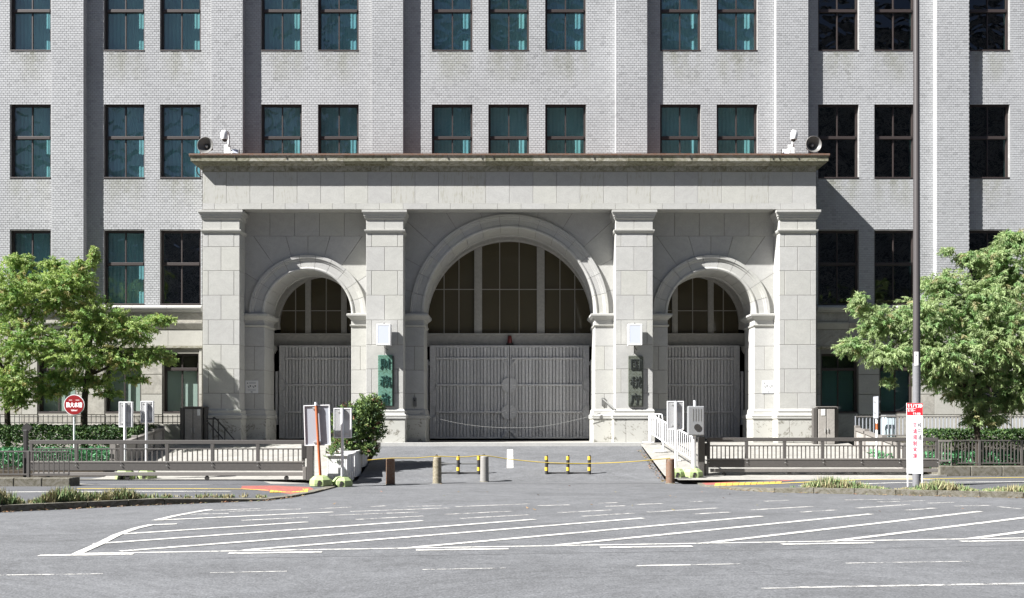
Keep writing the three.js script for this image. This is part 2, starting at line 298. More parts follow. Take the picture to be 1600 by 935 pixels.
function canvasTex(w, h, draw) { const c = document.createElement('canvas'); c.width = w; c.height = h; draw(c.getContext('2d'), w, h); const t = new THREE.CanvasTexture(c); t.colorSpace = THREE.SRGBColorSpace; t.magFilter = THREE.LinearFilter; return t; }

// ------------------------------------------------------------------ ground: road, driveway, pavements, markings
const FLOOR = 0.994;                                           // level of the portal floor
const driveY = (z) => z > 6 ? 0.004 : 0.004 + (6 - z) / 5.6 * (FLOOR - 0.11);
const walkY = (z, z0 = 5.9) => z > z0 ? 0.12 : 0.12 + (z0 - z) / (z0 - 0.1) * (FLOOR - 0.14);
function gridSheet(x0, x1, z0, z1, nx, nz, yf, color) {
  const p = [], uv = [], c = [], idx = [];
  for (let j = 0; j <= nz; j++) for (let i = 0; i <= nx; i++) {
    const x = x0 + (x1 - x0) * i / nx, z = z0 + (z1 - z0) * j / nz; p.push(x, yf(x, z), z); uv.push(x, z); const k = color ? color(x, z) : 1; c.push(k, k, k * 1.005);
  }
  for (let j = 0; j < nz; j++) for (let i = 0; i < nx; i++) { const a = j * (nx + 1) + i; idx.push(a, a + nx + 1, a + 1, a + 1, a + nx + 1, a + nx + 2); }
  const g = new THREE.BufferGeometry(); g.setAttribute('position', new THREE.Float32BufferAttribute(p, 3)); g.setAttribute('uv', new THREE.Float32BufferAttribute(uv, 2)); g.setAttribute('color', new THREE.Float32BufferAttribute(c, 3)); g.setIndex(idx); g.computeVertexNormals(); return g;
}
// wear of the running surface: patches, trenches filled with newer asphalt, oil
const wear = (x, z) => {
  let k = 1 + perlin.noise(x * 0.22, z * 0.9, 1.5) * 0.1 + perlin.noise(x * 0.9, z * 2.1, 4.5) * 0.07 + perlin.noise(x * 2.5, z * 5, 8.5) * 0.05;
  const lane = z + x * 0.055;
  if (lane > 16.05 && lane < 16.75 && x > -3 && x < 14) k *= 0.94;
  if (lane > 20.4 && lane < 20.75) k *= 0.96;
  k *= 1 - 0.05 * Math.exp(-(((lane - 18.6) / 0.35) ** 2)) - 0.05 * Math.exp(-(((lane - 20) / 0.35) ** 2)) - 0.04 * Math.exp(-(((lane - 23) / 0.4) ** 2));
  if (perlin.noise(x * 1.3, z * 1.7, 20.5) > 0.42) k *= 0.93;
  return k;
};
structure('road', mergeGeometries([
  gridSheet(-26, 26, 5.4, 34, 260, 190, () => 0, wear),
  gridSheet(-300, -26, -300, 300, 2, 2, () => 0, () => 1), gridSheet(26, 300, -300, 300, 2, 2, () => 0, () => 1),
  gridSheet(-26, 26, -300, 5.4, 2, 2, () => -0.02, () => 1), gridSheet(-26, 26, 34, 300, 2, 2, () => 0, () => 1)]), M.asphalt);
structure('driveway', gridSheet(-4.42, 4.52, 0.42, 7.0, 60, 50, (x, z) => driveY(z), (x, z) => wear(x + 40, z * 1.3)), M.asphalt);

function slab(pts, y0, y1f, mat, name) {                        // horizontal polygon with an edge all round
  const tri = THREE.ShapeUtils.triangulateShape(pts.map(([x, z]) => new THREE.Vector2(x, z)), []), o = [], at = (i) => [pts[i][0], typeof y1f === 'function' ? y1f(pts[i][1], pts[i][0]) : y1f, pts[i][1]];
  for (const [a, b, c] of tri) o.push(...at(a), ...at(c), ...at(b));
  for (let i = 0; i < pts.length; i++) { const j = (i + 1) % pts.length, a = at(i), b = at(j); quad(o, [a[0], y0, a[2]], a, b, [b[0], y0, b[2]]); }
  return name ? structure(name, flat(o), mat) : flat(o);
}
// the pavements fall to the driveway mouth, where the kerbs are dropped
const paveY = (x) => 0.03 + 0.09 * Math.min(1, Math.max(0, (Math.abs(x) - 5.3) / 1.9));
const onPave = (px, py) => { let h = 0.12, p; for (let k = 0; k < 6; k++) { p = onRoad(px, py, h); h = paveY(p[0]); } return p; };
// kerb lines read off the photograph's ground
const kerbL = [[-420, 822], [-200, 812], [0, 801], [200, 791.5], [415, 783], [455, 778], [490, 771.5], [520, 763.5]].map(([a, b]) => onRoad(a, b));
const kerbR = [[2050, 791], [1800, 784.5], [1600, 779], [1400, 774.5], [1210, 770], [1150, 766.5], [1100, 760.5], [1074, 752]].map(([a, b]) => onRoad(a, b));
kerbL.push([-4.55, 7.1], [-4.5, 6.2]); kerbR.push([5.0, 5.9]);
const inner = (line, s, w) => line.map(([x, z], i) => { const a = line[Math.max(0, i - 1)], b = line[Math.min(line.length - 1, i + 1)], dx = b[0] - a[0], dz = b[1] - a[1], L = Math.hypot(dx, dz); return [x - s * dz / L * w, z + s * dx / L * w]; });
const kerbLi = inner(kerbL, -1, 0.24), kerbRi = inner(kerbR, 1, 0.24);
function pavement(line, zBack, name) {                             // strips from the kerb back to the gate line
  const l = [...line].sort((a, b) => a[0] - b[0]), p = [], x0 = l[0][0], x1 = l.at(-1)[0], n = 160;
  const zAt = (x) => { for (let i = 0; i < l.length - 1; i++) if (x <= l[i + 1][0]) return l[i][1] + (l[i + 1][1] - l[i][1]) * (x - l[i][0]) / Math.max(1e-6, l[i + 1][0] - l[i][0]); return l.at(-1)[1]; };
  for (let i = 0; i < n; i++) { const a = x0 + (x1 - x0) * i / n, b = x0 + (x1 - x0) * (i + 1) / n, ya = paveY(a), yb = paveY(b); quad(p, [a, ya, zBack], [a, ya, zAt(a)], [b, yb, zAt(b)], [b, yb, zBack]); quad(p, [a, -0.05, zAt(a)], [b, -0.05, zAt(b)], [b, yb, zAt(b)], [a, ya, zAt(a)]); }
  structure(name, flat(p), M.path);
}
pavement(kerbLi.slice(0, 8), 5.7, 'left_pavement');
pavement(kerbRi.slice(0, 7), 5.4, 'right_pavement');
for (const [line, li, name, what] of [[kerbL, kerbLi, 'left_kerb', 0], [kerbR, kerbRi, 'right_kerb', 1]]) {
  const g = new THREE.Group(); g.name = name; g.userData = { kind: 'structure' }; scene.add(g);
  seed(50 + what);
  for (let i = 0; i < line.length - 1; i++) {
    const [a, b, c, d] = [line[i], line[i + 1], li[i + 1], li[i]], L = Math.hypot(b[0] - a[0], b[1] - a[1]), n = Math.max(1, Math.round(L / 0.8));
    for (let k = 0; k < n; k++) {
      const e = 0.008 / L, t0 = k / n + e, t1 = (k + 1) / n - e, m = (p, q, t) => [p[0] + (q[0] - p[0]) * t, p[1] + (q[1] - p[1]) * t];
      own(g, 'kerbstone', slab([m(a, b, t0), m(a, b, t1), m(d, c, t1), m(d, c, t0)], -0.1, (dz => (z, x) => paveY(x) + 0.008 + dz)(rr(-0.006, 0.006)), M.kerb), M.kerb);
    }
  }
}
// pale concrete ramps up to the side gates, behind the sliding gates
const rampTop = (z) => walkY(z) + 0.003;
for (const [nm, x0, x1] of [['left_ramp', -11.75, -4.55], ['right_ramp', 4.66, 11.75]]) structure(nm, gridSheet(x0, x1, -0.05, 7.4, 2, 24, (x, z) => rampTop(z)), M.concrete);
structure('driveway_verge', mergeGeometries([gridSheet(4.5, 5.6, 0.2, 6.35, 2, 24, (x, z) => Math.max(driveY(z), rampTop(z)) + 0.03)]), M.concrete);
slab([[-4.42, 0.02], [-4.42, 0.45], [4.56, 0.45], [4.56, 0.02]], 0.6, FLOOR + 0.006, M.stone, 'threshold');
structure('portal_floor', box(-11, 11, 0.4, FLOOR, -9, 0.03), M.concrete);
structure('planting_bed', mergeGeometries([box(-30, -11.9, -0.02, 0.3, -3.2, 5.6), box(11.9, 30, -0.02, 0.3, -3.2, 4.2)]), M.soil);

function ribbon(pts, w, y) {
  const o = [];
  for (let i = 0; i < pts.length - 1; i++) { const [a, b] = [pts[i], pts[i + 1]], dx = b[0] - a[0], dz = b[1] - a[1], L = Math.hypot(dx, dz), nx = -dz / L * w / 2, nz = dx / L * w / 2, h = typeof y === 'function' ? y : () => y; quad(o, [a[0] + nx, h(a[1], a[0]), a[1] + nz], [b[0] + nx, h(b[1], b[0]), b[1] + nz], [b[0] - nx, h(b[1], b[0]), b[1] - nz], [a[0] - nx, h(a[1], a[0]), a[1] - nz]); }
  return flat(o);
}
seed(31);
const marks = new THREE.Group(); marks.name = 'road_markings'; marks.userData = { kind: 'structure' }; scene.add(marks);
const line = (a, b, w, worn, name = 'painted_line', y = 0.0045) => own(marks, name, ribbon([onRoad(...a), onRoad(...b)], w, y), worn ? M.paintFaded : M.paint);
line([112, 866], [1900, 836.5], 0.09, 0, 'hatching_border');
for (const [a, b, c, d] of [[60, 869, 208, 867], [357, 865.5, 503, 863.5], [650, 860.5, 795, 858.5], [938, 856.5, 1082, 854.5], [1222, 851.5, 1365, 849], [1502, 847, 1650, 844.5]]) line([a, b], [c, d], 0.13, 0, 'lane_dash', 0.0062);
own(marks, 'hatching_edge', ribbon([[122, 865.5], [155, 851], [182, 837], [212, 826.5], [238, 820.5]].map(([a, b]) => onRoad(a, b)), 0.13, 0.0092), M.paint);
own(marks, 'hatching_edge', ribbon([[242, 814.3], [277, 806.2], [315, 799.3], [329, 797]].map(([a, b]) => onRoad(a, b)), 0.14, 0.0092), M.paint);
for (const [a, b, c, d] of [[187, 862.5, 835, 812.5], [145, 851, 660, 814.5], [192, 835.5, 480, 816.5], [242, 814, 520, 801], [235, 821, 276, 819.7], [380, 861, 1005, 810.5], [640, 857, 1190, 807.5], [870, 853, 1362, 804], [1100, 850, 1532, 800], [1300, 847, 1640, 805], [1515, 843, 1750, 812]]) line([a, b], [c, d], 0.135, 0, 'hatching_stripe', 0.0077);
for (const [a, b, c, d] of [[377, 814, 482, 809], [277, 805, 357, 803], [315, 799, 407, 795.5], [357, 800, 470, 796], [500, 795.5, 549, 793], [580, 792.5, 602, 791], [547, 800, 702, 794.5], [635, 792, 690, 791], [514, 806, 652, 801], [556, 812.5, 662, 807], [695, 804.5, 800, 799.5], [712, 792.5, 827, 788], [720, 811, 825, 805], [840, 791, 890, 789.5], [872, 802, 955, 797.5], [935, 787, 965, 786], [910, 807.5, 990, 802.5], [945, 792, 977, 791], [995, 789, 1035, 787.5], [1012, 801, 1122, 794.5], [1080, 785, 1097, 784], [1085, 804, 1140, 801], [1175, 797.5, 1270, 792], [1195, 784, 1232, 782.5], [1252, 801, 1307, 797.5], [1320, 782, 1407, 780.5], [1340, 794.5, 1420, 789], [1372, 785, 1445, 783], [1417, 798, 1462, 794.5], [1450, 787, 1490, 785.5], [1491, 791.5, 1547, 790.5], [1560, 792.5, 1595, 795.5]]) line([a, b], [c, d], 0.12, 1, 'worn_dash');
for (const [a, b, c, d, w, worn] of [[-20, 900, 160, 897.5, 0.06, 1], [328, 896, 448, 893.5, 0.05, 1], [660, 891, 790, 888.5, 0.05, 1], [993, 885, 1079, 883.5, 0.08, 0], [1079, 883.5, 1157, 882, 0.05, 1], [1322, 881, 1515, 878, 0.05, 1], [1190, 920.5, 1260, 919, 0.05, 1], [1245, 919, 1700, 911, 0.09, 1]]) line([a, b], [c, d], w, worn, 'lane_line');
for (const [pts, w] of [[[[330, 873], [700, 868], [1100, 862], [1600, 853]], 0.014], [[[560, 758], [700, 757.5], [850, 757], [1050, 756.5]], 0.02], [[[0, 848], [90, 846], [150, 843.5]], 0.012], [[[0, 838], [110, 836], [180, 833]], 0.012], [[[1080, 771], [1300, 780], [1600, 789]], 0.016], [[[780, 905], [1040, 900], [1330, 897]], 0.008]]) own(marks, 'asphalt_seam', ribbon(pts.flatMap(([a, b], i) => i < pts.length - 1 ? [0, 0.25, 0.5, 0.75].map((t) => onRoad(a + (pts[i + 1][0] - a) * t, b + (pts[i + 1][1] - b) * t + rr(-0.35, 0.35))) : [onRoad(a, b)]), w, 0.0022), M.seam);
own(marks, 'centre_stripe', ribbon([[0.02, 1.05], [0.02, 2.6], [0.02, 4.15]], 0.2, (z) => driveY(z) + 0.006), M.paint);
// lines, red paving and yellow tactile tiles on the two pavements
const fine = (pts) => pts.flatMap((p, i) => i < pts.length - 1 ? [0, 1, 2, 3, 4, 5].map((k) => [p[0] + (pts[i + 1][0] - p[0]) * k / 6, p[1] + (pts[i + 1][1] - p[1]) * k / 6]) : [p]);
const paveLine = (pts, w, mat, name, y = 0.006) => own(marks, name, ribbon(fine(pts).map(([a, b]) => onPave(a, b)), w, (z, x) => paveY(x) + y), mat);
paveLine([[-60, 770], [200, 768.5], [360, 768.5]], 0.16, M.paint, 'path_line');
paveLine([[120, 764.5], [300, 764.5], [378, 765], [420, 767]], 0.12, M.yellowPaint, 'path_line', 0.01);
paveLine([[1250, 760], [1400, 755], [1620, 753]], 0.16, M.paint, 'path_line');
paveLine([[1190, 757.5], [1340, 750.5], [1620, 746.5]], 0.14, M.yellowPaint, 'path_line', 0.01);
const paveArea = (pts, mat, name, y) => own(marks, name, slab(fine([...pts, pts[0]]).slice(0, -1).map(([a, b]) => onPave(a, b)), 0.0, (z, x) => paveY(x) + y, mat), mat);
paveArea([[376, 764], [378, 760], [430, 759.5], [484, 762], [490, 765], [480, 769], [455, 772.5], [420, 768]], M.redPave, 'red_paving', 0.007);
paveArea([[1090, 753], [1100, 750.5], [1180, 750], [1244, 751], [1190, 756], [1140, 759], [1105, 759]], M.redPave, 'red_paving', 0.007);
for (let k = 0; k < 9; k++) { const t = k / 9; paveArea([[421 + 60 * t, 770.6 - t * 0.6], [423 + 60 * t, 765.2 - t * 0.4], [428.6 + 60 * t, 765.1 - t * 0.4], [427 + 60 * t, 770.5 - t * 0.6]], M.yellowPave, 'tactile_tile', 0.012); }
for (let k = 0; k < 11; k++) { const t = k / 11; paveArea([[1116 + 105 * t, 760 - 4.2 * t], [1118 + 105 * t, 756 - 2.6 * t], [1126.5 + 105 * t, 755.8 - 2.6 * t], [1124.5 + 105 * t, 759.8 - 4.2 * t]], M.yellowPave, 'tactile_tile', 0.012); }
paveArea([[-60, 757.5], [-60, 751], [300, 747], [480, 748], [492, 756], [300, 758]], M.concrete, 'pale_paving', 0.004);
paveArea([[1094, 750], [1096, 743], [1480, 738], [1480, 745], [1250, 749.5]], M.concrete, 'pale_paving', 0.004);

// ------------------------------------------------------------------ office building behind
const WZ = -1.5, PZ = -1.23;                                   // brick wall face, pilaster face
const bx = (px) => X(px, WZ), by = (py) => Y(py, WZ);
const WINX = [[15, 79], [162, 225], [250, 313], [408, 471], [497, 560], [675, 738], [763, 827], [852, 916], [1032, 1095], [1120, 1184], [1279, 1342], [1369, 1428], [1515, 1578]];
const WINY = [[-37, 80], [162, 279], [361, 477]];
const PIL = [[85, 135], [333, 382], [582, 631], [961, 1010], [1210, 1260], [1459, 1510]];
const building = thing('office_building', 'large grey brick office building with rows of dark-framed windows behind the stone portal', 'building', [0, 0.3, WZ]);
const wins = [];
for (let c = 0; c < WINX.length; c++) for (let r = 0; r < 3; r++) {
  if (r === 2 && WINX[c][0] > 316 && WINX[c][1] < 1270) continue;
  wins.push({ x: (bx(WINX[c][0]) + bx(WINX[c][1])) / 2, w: 63.5 * (DIST - WZ) / FOCAL, y0: by(WINY[r][1]), h: 117 * (DIST - WZ) / FOCAL, c, r });
}
const wallTop = by(-150), brickBottom = by(478);
{
  const holes = wins.map((w) => rectPath(w.x - w.w / 2, w.x + w.w / 2, w.y0, w.y0 + w.h));
  const outline = [[bx(-330), brickBottom], [bx(318), brickBottom], [bx(318), by(286)], [bx(1274), by(286)], [bx(1274), brickBottom], [bx(1930), brickBottom], [bx(1930), wallTop], [bx(-330), wallTop]];
  part(building, 'wall', extrude(outline, WZ - 0.5, WZ - 0.012, holes), M.mortar);
  for (const [a, b] of PIL) part(building, 'pilaster', box(bx(a), bx(b), a > 316 && b < 1276 ? by(248) : brickBottom, wallTop, WZ - 0.1, PZ - 0.012), M.mortar);
  // small bricks, far too many and too small to pick apart: one part of joined real bricks
  seed(99);
  const CH = 3.55 * (DIST - WZ) / FOCAL, BL = 5.9 * (DIST - WZ) / FOCAL, list = [];
  const stain = (x, y) => { let d = 0; for (const w of wins) { const dx = (x - w.x) / (w.w * 0.62), dy = (w.y0 - y) / 1.35; if (Math.abs(dx) < 1 && dy > 0 && dy < 1) d = Math.max(d, (1 - dx * dx) * (1 - dy) * (0.45 + 0.9 * perlin.noise(x * 3.1, y * 0.8, 2.2) + 0.5 * perlin.noise(x * 9, y * 4, 6.1))); } return Math.max(0, d); };
  const addRow = (y, ivs, z, shift) => {
    for (const [a, b] of ivs) {
      let s = Math.floor((a - shift) / BL) * BL + shift;
      for (; s < b; s += BL) {
        const x0 = Math.max(s, a), x1 = Math.min(s + BL, b); if (x1 - x0 < 0.02) continue;
        list.push([(x0 + x1) / 2, y, z + rr(-0.002, 0.002), x1 - x0 - 0.011]);
      }
    }
  };
  let row = 0;
  for (let y = by(-46); y > brickBottom + CH * 0.4; y -= CH, row++) {
    const yc = y - CH / 2, py = VY - (yc - EYE) * FOCAL / (DIST - WZ); let ivs = [[bx(-40), bx(1640)]];
    const cut = (a, b) => { ivs = ivs.flatMap(([p, q]) => b <= p || a >= q ? [[p, q]] : [[p, a], [b, q]].filter(([u, v]) => v - u > 0.02)); };
    for (const w of wins) if (yc > w.y0 && yc < w.y0 + w.h) cut(w.x - w.w / 2, w.x + w.w / 2);
    for (const [a, b] of PIL) cut(bx(a), bx(b));
    if (py > 262) cut(bx(316), bx(1276));
    addRow(yc, ivs, WZ, row % 2 ? BL / 2 : 0);
    for (const [a, b] of PIL) if (py < 252 || a < 300 || a > 1400) addRow(yc, [[bx(a), bx(b)]], PZ, (row % 2 ? BL / 2 : 0) + bx(a));
    for (const [a, b] of PIL) if (py < 252 || a < 300 || a > 1400) { const e = a < 796 ? bx(b) : bx(a); list.push([e, yc, (WZ + PZ) / 2, 0.004, PZ - WZ]); }
  }
  const brickGeo = block(-0.5, 0.5, -0.5, 0.5, -0.5, 0.5, 0.04), im = shade(new THREE.InstancedMesh(brickGeo, M.brick, list.length)), m4 = new THREE.Matrix4(), cc = new THREE.Color(), q0 = new THREE.Quaternion();
  list.forEach(([x, y, z, l, dep], i) => {
    m4.compose(V(x, y - 0.3, z - WZ - 0.012), q0, V(l, CH - 0.0125, dep ?? 0.024)); im.setMatrixAt(i, m4);
    const d = stain(x, y), k = (0.395 + rr(-0.022, 0.022) + (rnd() < 0.05 ? -0.06 : 0) + perlin.noise(x * 0.5, y * 0.5, 3) * 0.04) * (1 - 0.36 * d);
    im.setColorAt(i, cc.setRGB(k * 1.04, k * 1.06, k * (1.11 - 0.17 * d)));
  });
  im.name = 'brickwork'; im.userData.kind = 'stuff'; building.add(im);
  part(building, 'parapet', box(bx(-330), bx(1930), wallTop, wallTop + 0.6, WZ - 9, WZ + 0.05), M.mortar);
  // rooms behind the windows
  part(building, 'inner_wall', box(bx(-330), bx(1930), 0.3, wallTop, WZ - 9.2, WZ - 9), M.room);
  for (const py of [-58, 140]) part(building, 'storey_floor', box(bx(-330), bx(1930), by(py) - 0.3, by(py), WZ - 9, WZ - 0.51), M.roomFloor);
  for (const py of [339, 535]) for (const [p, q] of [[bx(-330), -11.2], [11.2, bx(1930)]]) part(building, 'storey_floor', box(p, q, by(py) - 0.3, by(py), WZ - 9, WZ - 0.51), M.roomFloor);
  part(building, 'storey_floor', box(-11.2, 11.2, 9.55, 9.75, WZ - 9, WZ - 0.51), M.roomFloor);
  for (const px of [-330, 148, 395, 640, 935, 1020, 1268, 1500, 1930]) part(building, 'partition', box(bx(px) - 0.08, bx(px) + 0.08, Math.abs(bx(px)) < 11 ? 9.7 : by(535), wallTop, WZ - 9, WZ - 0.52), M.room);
}
// one window with its parts, in its own axes: origin at the middle of the sill
function makeWindow(w, h, glass, ground) {
  const g = new THREE.Group(); g.name = 'window';
  const f = 0.075, z = -0.19, t = 0.06, hy = ground ? h * 0.74 : h * 0.555, mat = M.frame;
  own(g, 'frame', merged(box(-w / 2, -w / 2 + f, 0, h, z - t, z + t), box(w / 2 - f, w / 2, 0, h, z - t, z + t), box(-w / 2 + f, w / 2 - f, h - f, h, z - t, z + t), box(-w / 2 + f, w / 2 - f, 0, f, z - t, z + t)), mat);
  own(g, 'transom', softBox(-w / 2 + f, w / 2 - f, hy - 0.055, hy + 0.055, z - t, z + t + 0.03), mat);
  own(g, 'mullion', box(-0.022, 0.022, f, hy - 0.055, z - 0.03, z + 0.035), mat);
  own(g, 'mullion', box(-0.022, 0.022, hy + 0.055, h - f, z - 0.03, z + 0.035), mat);
  own(g, 'sill', softBox(-w / 2 + 0.002, w / 2 - 0.002, -0.002, 0.05, z + t, 0.012), mat);
  for (const [x0, x1] of [[-w / 2 + f, -0.022], [0.022, w / 2 - f]]) for (const [y0, y1] of [[f, hy - 0.055], [hy + 0.055, h - f]]) {
    const p = new THREE.PlaneGeometry(x1 - x0, y1 - y0); p.translate((x0 + x1) / 2, (y0 + y1) / 2, 0);
    own(g, 'pane', uvm(p), glass).position.z = z;
  }
  return g;
}
seed(5);
wins.forEach((w) => {
  const right = w.x > 9, g = makeWindow(w.w, w.h, right ? M.darkGlass : M.glass, false);
  g.children.forEach((c) => { if (c.name === 'pane') { c.rotation.set(rr(-0.006, 0.006), rr(-0.006, 0.006), 0); } });
  if (!right && !(w.c === 2 && w.r === 2)) {                    // pale curtain hanging a hand's breadth behind the glass
    const o = [], n = 22; for (let i = 0; i < n; i++) { const a = -w.w / 2 - 0.03 + (w.w + 0.06) * i / n, b = -w.w / 2 - 0.03 + (w.w + 0.06) * (i + 1) / n, za = -0.49 + (i % 2) * 0.014, zb = -0.49 + ((i + 1) % 2) * 0.014; quad(o, [a, -0.05, za], [b, -0.05, zb], [b, w.h + 0.05, zb], [a, w.h + 0.05, za]); }
    own(g, 'curtain', flat(o), [M.curtain, M.curtainB, M.curtainC][Math.floor(rnd() * 3)]);
  }
  g.position.set(w.x, w.y0 - 0.3, 0);
  building.add(g);
});
// stone ground floor either side of the portal
{
  const open = [[-70, -15], [60, 118], [165, 220], [255, 310], [1283, 1340], [1375, 1427], [1524, 1580], [1640, 1700]], y0 = by(646), y1 = by(553), zf = WZ + 0.05;
  for (const [a, b] of [[-330, 317], [1275, 1930]]) {
    const holes = open.filter(([p, q]) => p > a && q < b).map(([p, q]) => rectPath(bx(p), bx(q), y0, y1));
    part(building, 'base_wall', extrude([[bx(a), 0.2], [bx(b), 0.2], [bx(b), by(478)], [bx(a), by(478)]], WZ - 0.5, zf - 0.02, holes), M.joint);
    const n = Math.round((b - a) / 52);
    for (let i = 0; i < n; i++) {
      const p = bx(a) + (bx(b) - bx(a)) * i / n + 0.005, q = bx(a) + (bx(b) - bx(a)) * (i + 1) / n - 0.005, mm = () => M.baseStone[Math.floor(rnd() * 2)];
      part(building, 'sill_course', runX(p, q, [[zf - 0.1, by(478)], [zf - 0.1, by(489)], [zf + 0.06, by(489)], [zf + 0.09, by(487)], [zf + 0.16, by(486)], [zf + 0.2, by(483)], [zf + 0.2, by(481)], [zf + 0.1, by(478.3)]]), stoneAny());
      part(building, 'stone', block(p, q, by(504), by(489.4), zf - 0.1, zf + 0.03), mm());
      part(building, 'moulding', runX(p, q, [[zf - 0.1, by(504.4)], [zf - 0.1, by(515)], [zf + 0.02, by(515)], [zf + 0.1, by(506)], [zf + 0.1, by(504.4)]]), mm());
      part(building, 'stone', block(p, q, by(541), by(515.4), zf - 0.1, zf), mm());
    }
    part(building, 'moulding', runX(bx(a), bx(b), [[zf - 0.1, by(541.4)], [zf - 0.1, by(546)], [zf, by(546)], [zf + 0.05, by(544)], [zf + 0.05, by(541.4)]]), M.dirtyStone);
    const edges = [a, ...open.filter(([p, q]) => p > a && q < b).flat(), b];
    for (let k = 0; k < edges.length; k += 2) {
      const p = bx(edges[k]) + 0.03, q = bx(edges[k + 1]) - 0.03;
      for (const [u, v] of [[546.4, 585], [586, 616], [617, 648], [649, 690]]) { const cuts = q - p > 1.6 ? 3 : 1; for (let c = 0; c < cuts; c++) part(building, 'stone', block(p + (q - p) * c / cuts + 0.005, p + (q - p) * (c + 1) / cuts - 0.005, by(v), by(u), zf - 0.1, zf - 0.004 + rr(-0.003, 0.003)), M.baseStone[Math.floor(rnd() * 2)]); }
    }
    for (const [p, q] of open) if (p > a && q < b) {
      const g = makeWindow(bx(q) - bx(p), y1 - y0, p > 796 ? M.darkGlass : M.paleGlass, true), w = bx(q) - bx(p);
      const c = new THREE.PlaneGeometry(w + 0.1, (y1 - y0) * 0.76); c.translate(0, (y1 - y0) * 0.38, p < 796 ? -0.3 : -0.6); if (p < 796 || p < 1450) own(g, 'curtain', uvm(c), M.curtain);
      own(g, 'blind_box', box(-w / 2 + 0.08, w / 2 - 0.08, (y1 - y0) * 0.765, (y1 - y0) - 0.08, -0.33, -0.27), M.brownBlind);
      g.position.set((bx(p) + bx(q)) / 2, y0 - 0.3, 0.02); building.add(g);
      part(building, 'stone', block(bx(p) + 0.003, bx(q) - 0.003, by(690), by(648), zf - 0.1, zf - 0.01), M.baseStone[1]);
    }
  }
}
// the street's other side, seen only as a mirror image in the panes
{
  const t = thing('opposite_office_block', 'banded concrete office block on the far side of the street, mirrored in the windows', 'building', [0, 0, 66]);
  for (const [a, b, h, zz] of [[-75, -22, 27, 66], [-21.5, 80, 44, 68]]) {
    part(t, 'core', box(a, b, 0, h, zz + 0.5, zz + 14), M.darkWindow);
    for (let k = 0; k * 3.4 < h - 1; k++) part(t, 'spandrel', box(a - 0.2, b + 0.2, k * 3.4 - (k ? 0.75 : 0), k * 3.4 + 0.85, zz, zz + 0.6), M.facing);
    for (let x = a; x < b - 1; x += 8) part(t, 'pier', box(x, x + 1, 0, h + 0.3, zz - 0.1, zz + 0.55), M.facing);
    part(t, 'roof', box(a - 0.3, b + 0.3, h, h + 0.6, zz - 0.2, zz + 14.2), M.facing);
  }
}

